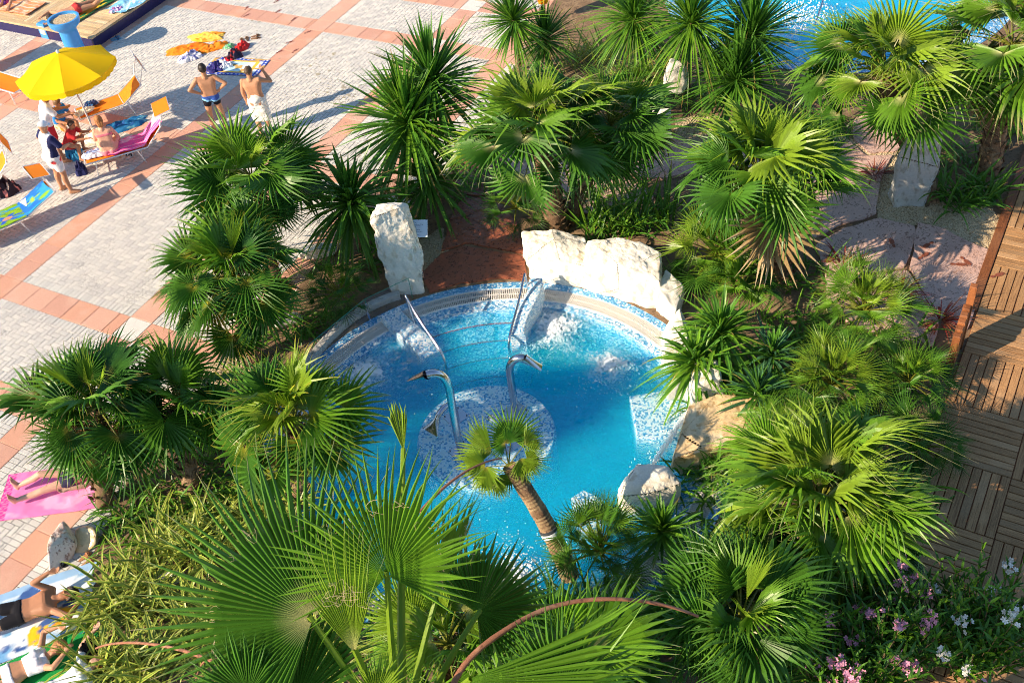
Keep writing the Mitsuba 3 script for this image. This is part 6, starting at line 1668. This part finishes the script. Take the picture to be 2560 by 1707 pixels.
pile('towel', 'orange-yellow towel lying crumpled on the plaza, farthest of the heap', (-6.314, 15.179, 0), .42, .10, [(.80, .42, .03), (.78, .52, .10), (.75, .25, .02)], 1, (1.2, .6), -.2)
pile('towel', 'red-orange towel crumpled on the plaza, left of the heap', (-6.77, 14.635, 0), .45, .12, [(.75, .16, .01), (.78, .24, .02), (.72, .12, .02)], 2, (1.2, .55), .1)
pile('towel', 'red-orange towel crumpled on the plaza, right of the other one', (-6.079, 14.484, 0), .38, .12, [(.75, .18, .01), (.78, .24, .02), (.80, .32, .04)], 3, (1.1, .5), .5)
pile('clothes', 'white clothes with blue bits dropped on the plaza', (-6.612, 14.127, 0), .28, .16, [(.78, .79, .84), (.78, .79, .84), (.20, .22, .45)], 4, (1.1, .7), .5, 'clothes')
pile('clothes', 'small green cloth on the plaza beside the red bag', (-5.673, 14.456, 0), .15, .09, [(.05, .38, .14), (.35, .60, .40)], 5, (1, .8), .4, 'clothes')
pile('clothes', 'red clothes with a dark strap lying on the plaza', (-5.316, 14.271, 0), .19, .18, [(.60, .03, .03), (.62, .04, .04)], 6, (1.3, .7), .9, 'clothes')
pile('bag', 'dark bag with red sides lying on the plaza behind the men', (-5.452, 13.869, 0), .17, .22, [(.03, .03, .06), (.03, .03, .06), (.30, .03, .03)], 7, (1.1, .8), .3, 'bag')
pile('clothes', 'red shirt dropped beside the blue bordered towel', (-5.6, 13.724, 0), .12, .12, [(.62, .03, .05), (.08, .02, .03)], 8, (1.2, .7), .1, 'clothes')
pile('clothes', 'navy clothes on the left end of the blue bordered towel', (-5.872, 13.374, 0.01), .22, .16, [(.03, .03, .16), (.03, .03, .16), (.06, .03, .18)], 9, (1, 1), .3, 'clothes')
pile('clothes', 'white shirt on the blue bordered towel', (-5.677, 13.422, 0.01), .20, .14, [(.78, .79, .84)], 10, (1, .9), .6, 'clothes')
pile('towel', 'blue-grey towel rolled on the foot of the pink-towel lounger', (-8.042, 9.516, 0.36), .24, .13, [(.30, .40, .66), (.60, .66, .78), (.70, .72, .78)], 11, (1.1, .7), .3)
pile('towel', 'dark blue patterned towel lying on the plaza between the loungers', (-7.859, 11.171, 0), .42, .14, [(.02, .10, .34), (.02, .16, .40), (.14, .40, .55)], 12, (1.5, .55), .4)
pile('bag', 'blue beach bag with a dark opening beside the cap boy', (-8.731, 10.134, 0), .24, .40, [(.03, .22, .42), (.03, .22, .42), (.02, .03, .06)], 13, (.8, .9), .8, 'bag')
pile('bag', 'navy bag on the ground at the foot of the pink-towel lounger', (-8.451, 9.425, 0), .16, .26, [(.02, .025, .10)], 14, (.8, 1), .3, 'bag')
pile('clothes', 'blue and white cloth on the orange lounger under the umbrella', (-8.562, 11.722, 0.38), .17, .09, [(.75, .76, .8), (.03, .05, .15), (.04, .2, .5)], 15, (1.1, .7), .5, 'clothes')
pile('bag', 'striped pink and black beach bag beside the flowered towel', (-10.012, 9.051, 0), .26, .36, [(.62, .22, .20), (.03, .02, .03), (.65, .48, .40)], 16, (1, .8), .2, 'bag')
pile('bag', 'white bag lying on the orange lounger under the umbrella', (-8.682, 11.377, 0.38), .24, .10, [(.76, .72, .60)], 17, (1.2, .5), .7, 'bag')
pile('clothes', 'blue and pink cloth on the deck edge beside the light blue towel', (-8.837, 16.722, 0.36), .22, .12, [(.3, .55, .78), (.55, .2, .5), (.7, .75, .82)], 18, (1, .7), .6, 'clothes')
pile('bag', 'patterned bag on the deck in the top left corner', (-12.265, 18.176, 0.36), .25, .22, [(.6, .6, .7), (.15, .05, .25), (.6, .1, .3)], 19, (1, .8), .6, 'bag')
pile('bag', 'dark bag among the variegated plants beside the green towel', (-5.832, -2.993, 0), .20, .22, [(.015, .015, .02)], 20, (1, .9), .6, 'bag')
pile('clothes', 'blue cloth lying on the stone path beside the large bright palm', (4.993, 6.788, 0.08), .13, .10, [(.03, .06, .40), (.05, .09, .5)], 21, (1.2, .7), .5, 'clothes')
# magazine
bx_ = bbox((-.11, -.15, 0), (.11, .15, .006), .002); c = A((-9.122, 7.888, 0.42)); k = put('magazine', (xf(bx_[0], frame(c, (.6, .7, .0), (.05, -.1, 1))), bx_[1]), 'paint', color=np.tile(A([.80, .74, .74]), (len(bx_[0]), 1))); tag(k, 'white magazine lying open-faced on the flowered towel', 'magazine')


def shoes(label, p, yw, c, cs, seed=0, L=.25, gap=.13, splay=.1):
    k = thing('sandals', label, 'sandals')
    for s in (-1, 1):
        M = yaw((p[0], p[1], p[2]), yw + s * splay) @ frame((0, s * gap / 2, 0), (1, 0, 0))
        t = np.arange(28) * 2 * PI / 28; w = .040 + .012 * np.cos(t) + .004 * np.cos(2 * t)
        o = Polygon(np.c_[np.cos(t) * L / 2, np.sin(t) * w])
        so = prism(o, 0, .018); put('sole', (xf(so[0], M), so[1]), 'paint', k, color=np.tile(A(cs), (len(so[0]), 1)))
        st = cat([tube(spline([(.03, -.045, .01), (.045, 0, .055), (.03, .045, .01)], 9), .012, 6), tube(spline([(.03, -.045, .01), (.08, 0, .035), (.05, .045, .01)], 9), .010, 6)])
        st[0][:, 0] *= 1; put('strap', (xf(st[0], M), st[1]), 'paint', k, smooth=True, color=np.tile(A(c), (len(st[0]), 1)))
    return k


shoes('black mules with pale soles standing on the pavers at the lower left', (-6.618, -1.301, 0), .05, (.01, .01, .012), (.012, .012, .012), L=.27, gap=.14)
shoes('blue striped flip-flops beside the wooden deck', (-8.818, 15.778, 0), .45, (.03, .08, .16), (.10, .28, .42), L=.28)
shoes('white and black trainers under the pink-towel lounger', (-7.51, 9.838, 0), 1.2, (.02, .02, .03), (.72, .73, .76), L=.26)
shoes('brown leather sandals on the plaza beyond the towels', (-4.998, 14.784, 0), .1, (.12, .05, .02), (.25, .13, .06), L=.26)
shoes('tan shoes above the red clothes on the plaza', (-5.286, 14.735, 0), 1.9, (.28, .17, .09), (.10, .06, .04), L=.26)
shoes('brown sandals at the plaza edge beside the speckled rock', (-6.212, -1.316, 0), .6, (.40, .16, .07), (.45, .22, .10), L=.22)
# drink bottle
o = A((-5.809, -2.822, 0)); v, f = lathe([(.001, 0), (.032, 0), (.033, .12), (.014, .16), (.013, .185), (.001, .186)], 18); k = put('bottle', (v @ A(frame((0, 0, 0), (1, 0, 0)))[:3, :3].T + o, f), 'plate_white', smooth=40); tag(k, 'small pale bottle among the plants beside the green towel', 'bottle')

# umbrella
mat("pole_paint", (.62, .60, .60), .4)
k = thing('umbrella', 'yellow eight-panel parasol with scalloped edge beside the loungers', 'umbrella')
ub, ut = A((-8.379, 10.834, 0)), A((-8.447, 10.843, 2.18))
ax = nrm(ut - ub); put('pole', tube([ub, ut - ax * .03], .019, 10), 'pole_paint', k, smooth=50)
mat('pole_paint', (.62, .60, .60), .4); mat('yellow_cloth', (.86, .60, .008), .7, .2, sheen=.2)
scene['umbrella_cloth'] = dict(type='blendbsdf', weight=.45, bsdf_0=dict(type='twosided', bsdf=dict(type='principled', base_color=dict(type='rgb', value=[.88, .62, .008]), roughness=.7, specular=.2)), bsdf_1=dict(type='principledthin', base_color=dict(type='rgb', value=[.90, .58, .006]), roughness=.7, diff_trans=1.2, spec_trans=0.0))
MU = frame(ut, np.cross(ax, A([0, 1.0, .2])), ax); Ru, Hu, n8 = 1.10, .40, 8
for i in range(n8):
    t0, t1 = 2 * PI * i / n8 + .2, 2 * PI * (i + 1) / n8 + .2; u, v, f = grid(9, 9)
    e0, e1 = A([math.cos(t0), math.sin(t0)]), A([math.cos(t1), math.sin(t1)]); xy = (e0 * (1 - v)[:, None] + e1 * v[:, None]) * u[:, None] * Ru
    z = -Hu * u ** 1.25 - .045 * np.sin(PI * v) * u ** 2 + .0
    k2 = put('panel', (xf(np.c_[xy, z], MU), f), 'umbrella_cloth', k, smooth=True)
    u, v, f = grid(17, 4); xy = (e0 * (1 - u)[:, None] + e1 * u[:, None]) * Ru * (1 + .015 * v)[:, None]
    z = -Hu - .045 * np.sin(PI * u) - v * (.115 + .022 * np.abs(np.sin(u * PI * 4)))
    put('valance', (xf(np.c_[xy * (1 - .02 * v)[:, None], z], MU), f), 'umbrella_cloth', k2, smooth=True)
    rb = tube(xf(A([(0, 0, -.03), (*(e0 * Ru * .5), -Hu * .45 - .02), (*(e0 * Ru), -Hu - .01)]), MU), .006, 5); put('rib', rb, 'pole_paint', k)
    st = tube(xf(A([(0, 0, -.62), (*(e0 * Ru * .5), -Hu * .45 - .02)]), MU), .005, 5); put('strut', st, 'pole_paint', k)
v, f = ico(2); put('finial', (xf(v * A([.035, .035, .05]) + A([0, 0, .02]), MU), f), 'plate_white', k, smooth=True)
v, f = lathe([(.001, 0), (.30, 0), (.31, .05), (.24, .12), (.06, .15), (.05, .28), (.022, .30)], 30); put('base', (v + ub, f), 'limestone', k, smooth=40)
# closed umbrella / hanging towels at the top
k = thing('umbrella', 'folded umbrella in red, orange and yellow at the top edge', 'umbrella')
uc = A((2.359, 13.411, 0)); put('pole', tube([uc, uc + A([0, 0, 2.1])], .02, 8), 'pole_paint', k)
for i, (c, a) in enumerate((((.70, .03, .06), 2.9), ((.80, .30, .01), 4.4), ((.82, .52, .01), 5.9), ((.78, .38, .01), 1.2))):
    u, v, f = grid(16, 12); t = a + (u - .5) * 1.9; r = (.05 + .13 * np.sin(PI * np.clip(v * .9 + .05, 0, 1)) ** .6) * (1 + .25 * np.sin(u * 18 + i))
    pts = np.c_[np.cos(t) * r, np.sin(t) * r, .55 + 1.45 * (1 - v)] + uc; put('fabric', (pts, f), 'cloth', k, smooth=True, color=np.tile(A(c), (len(pts), 1)))
# blue chair behind the dark cordyline
k = thing('beach_chair', 'blue fabric chair half hidden behind the dark cordyline at the second pool', 'chair')
M = yaw((6.858, 11.499, 0), .4); b = bbox((-.25, -.02, .42), (.25, .02, .95), .01); put('backrest', (xf(b[0], M), b[1]), 'blue_paint', k); b = bbox((-.25, -.5, .38), (.25, -.02, .42), .01); put('seat', (xf(b[0], M), b[1]), 'blue_paint', k)
for sx in (-1, 1):
    for sy in (-.5, 0): v, f = tube([(sx * .24, sy, 0), (sx * .24, sy, .4)], .014, 6); put('leg', (xf(v, M), f), 'aluminium', k)

# wet footprints and damp spots on the paving: thin dark stains
mat('wet', (.24, .075, .045), .35, .5); mat('damp', (.36, .325, .24), .7, .3)
rng = np.random.default_rng(17)


def foot(p, yw, s=1.0):
    t = np.arange(16) * 2 * PI / 16
    a = Polygon(np.c_[np.cos(t) * .085 + .06, np.sin(t) * .045]).union(Polygon(np.c_[np.cos(t) * .045 - .07, np.sin(t) * .032]))
    for i in range(5): a = a.union(Point(.165 - abs(i - 1) * .012, (i - 2) * .02).buffer(.011, quad_segs=3))
    return affinity.translate(affinity.rotate(affinity.scale(a.simplify(.004), s, s, origin=(0, 0)), yw, origin=(0, 0), use_radians=True), p[0], p[1])


fp = [(-5.404, 16.542, 0), (-4.071, 15.499, 0), (-4.524, 16.094, 0), (-3.661, 14.665, 0), (-4.113, 14.253, 0), (-3.941, 13.741, 0), (-4.341, 13.811, 0), (-5.376, 16.11, 0), (-4.61, 16.714, 0)]
tag(put('wet_footprints', cat([sheet(foot(p, .9 + rng.normal(0, .3), .8), .0075) for p in fp]), 'wet'), 'dark wet footprints crossing the terracotta bands at the top', 'footprints', kind='stuff')
f2 = [(7.497, 3.259, 0), (8.093, 3.105, 0), (7.874, 2.808, 0), (8.352, 2.481, 0), (8.523, 2.556, 0), (8.867, 2.067, 0.07)]
tag(put('wet_footprints', cat([sheet(foot(p, rng.uniform(0, 6)), .088 if i < 5 else .085) for i, p in enumerate(f2)]), 'wet'), 'orange-brown wet footprints on the pink stone path', 'footprints', kind='stuff')
sp_ = []
for c, n, s in (((-3.458, 12.875, 0), 40, .35), ((-3.126, 13.288, 0), 30, .25), ((-2.732, 11.527, 0), 90, .45), ((-2.63, 11.224, 0), 60, .3), ((-5.062, 15.559, 0), 20, .3), ((-4.67, 14.561, 0), 14, .25), ((-2.341, 10.787, 0), 60, .3), ((-2.944, 12.246, 0), 30, .3)):
    for _ in range(n):
        x, y = c[0] + rng.normal(0, s), c[1] + rng.normal(0, s * .7); t = np.arange(9) * 2 * PI / 9; r = rng.uniform(.006, .022) if rng.uniform() < .9 else rng.uniform(.03, .06)
        sp_.append(sheet(Polygon(np.c_[x + np.cos(t) * r * rng.uniform(.6, 1.4), y + np.sin(t) * r * rng.uniform(.5, 1.1, 9)]).buffer(0), .0055))
tag(put('damp_spots', cat(sp_), 'damp'), 'drops and damp spots on the pale pavers beyond the two men', 'damp spots', kind='stuff')
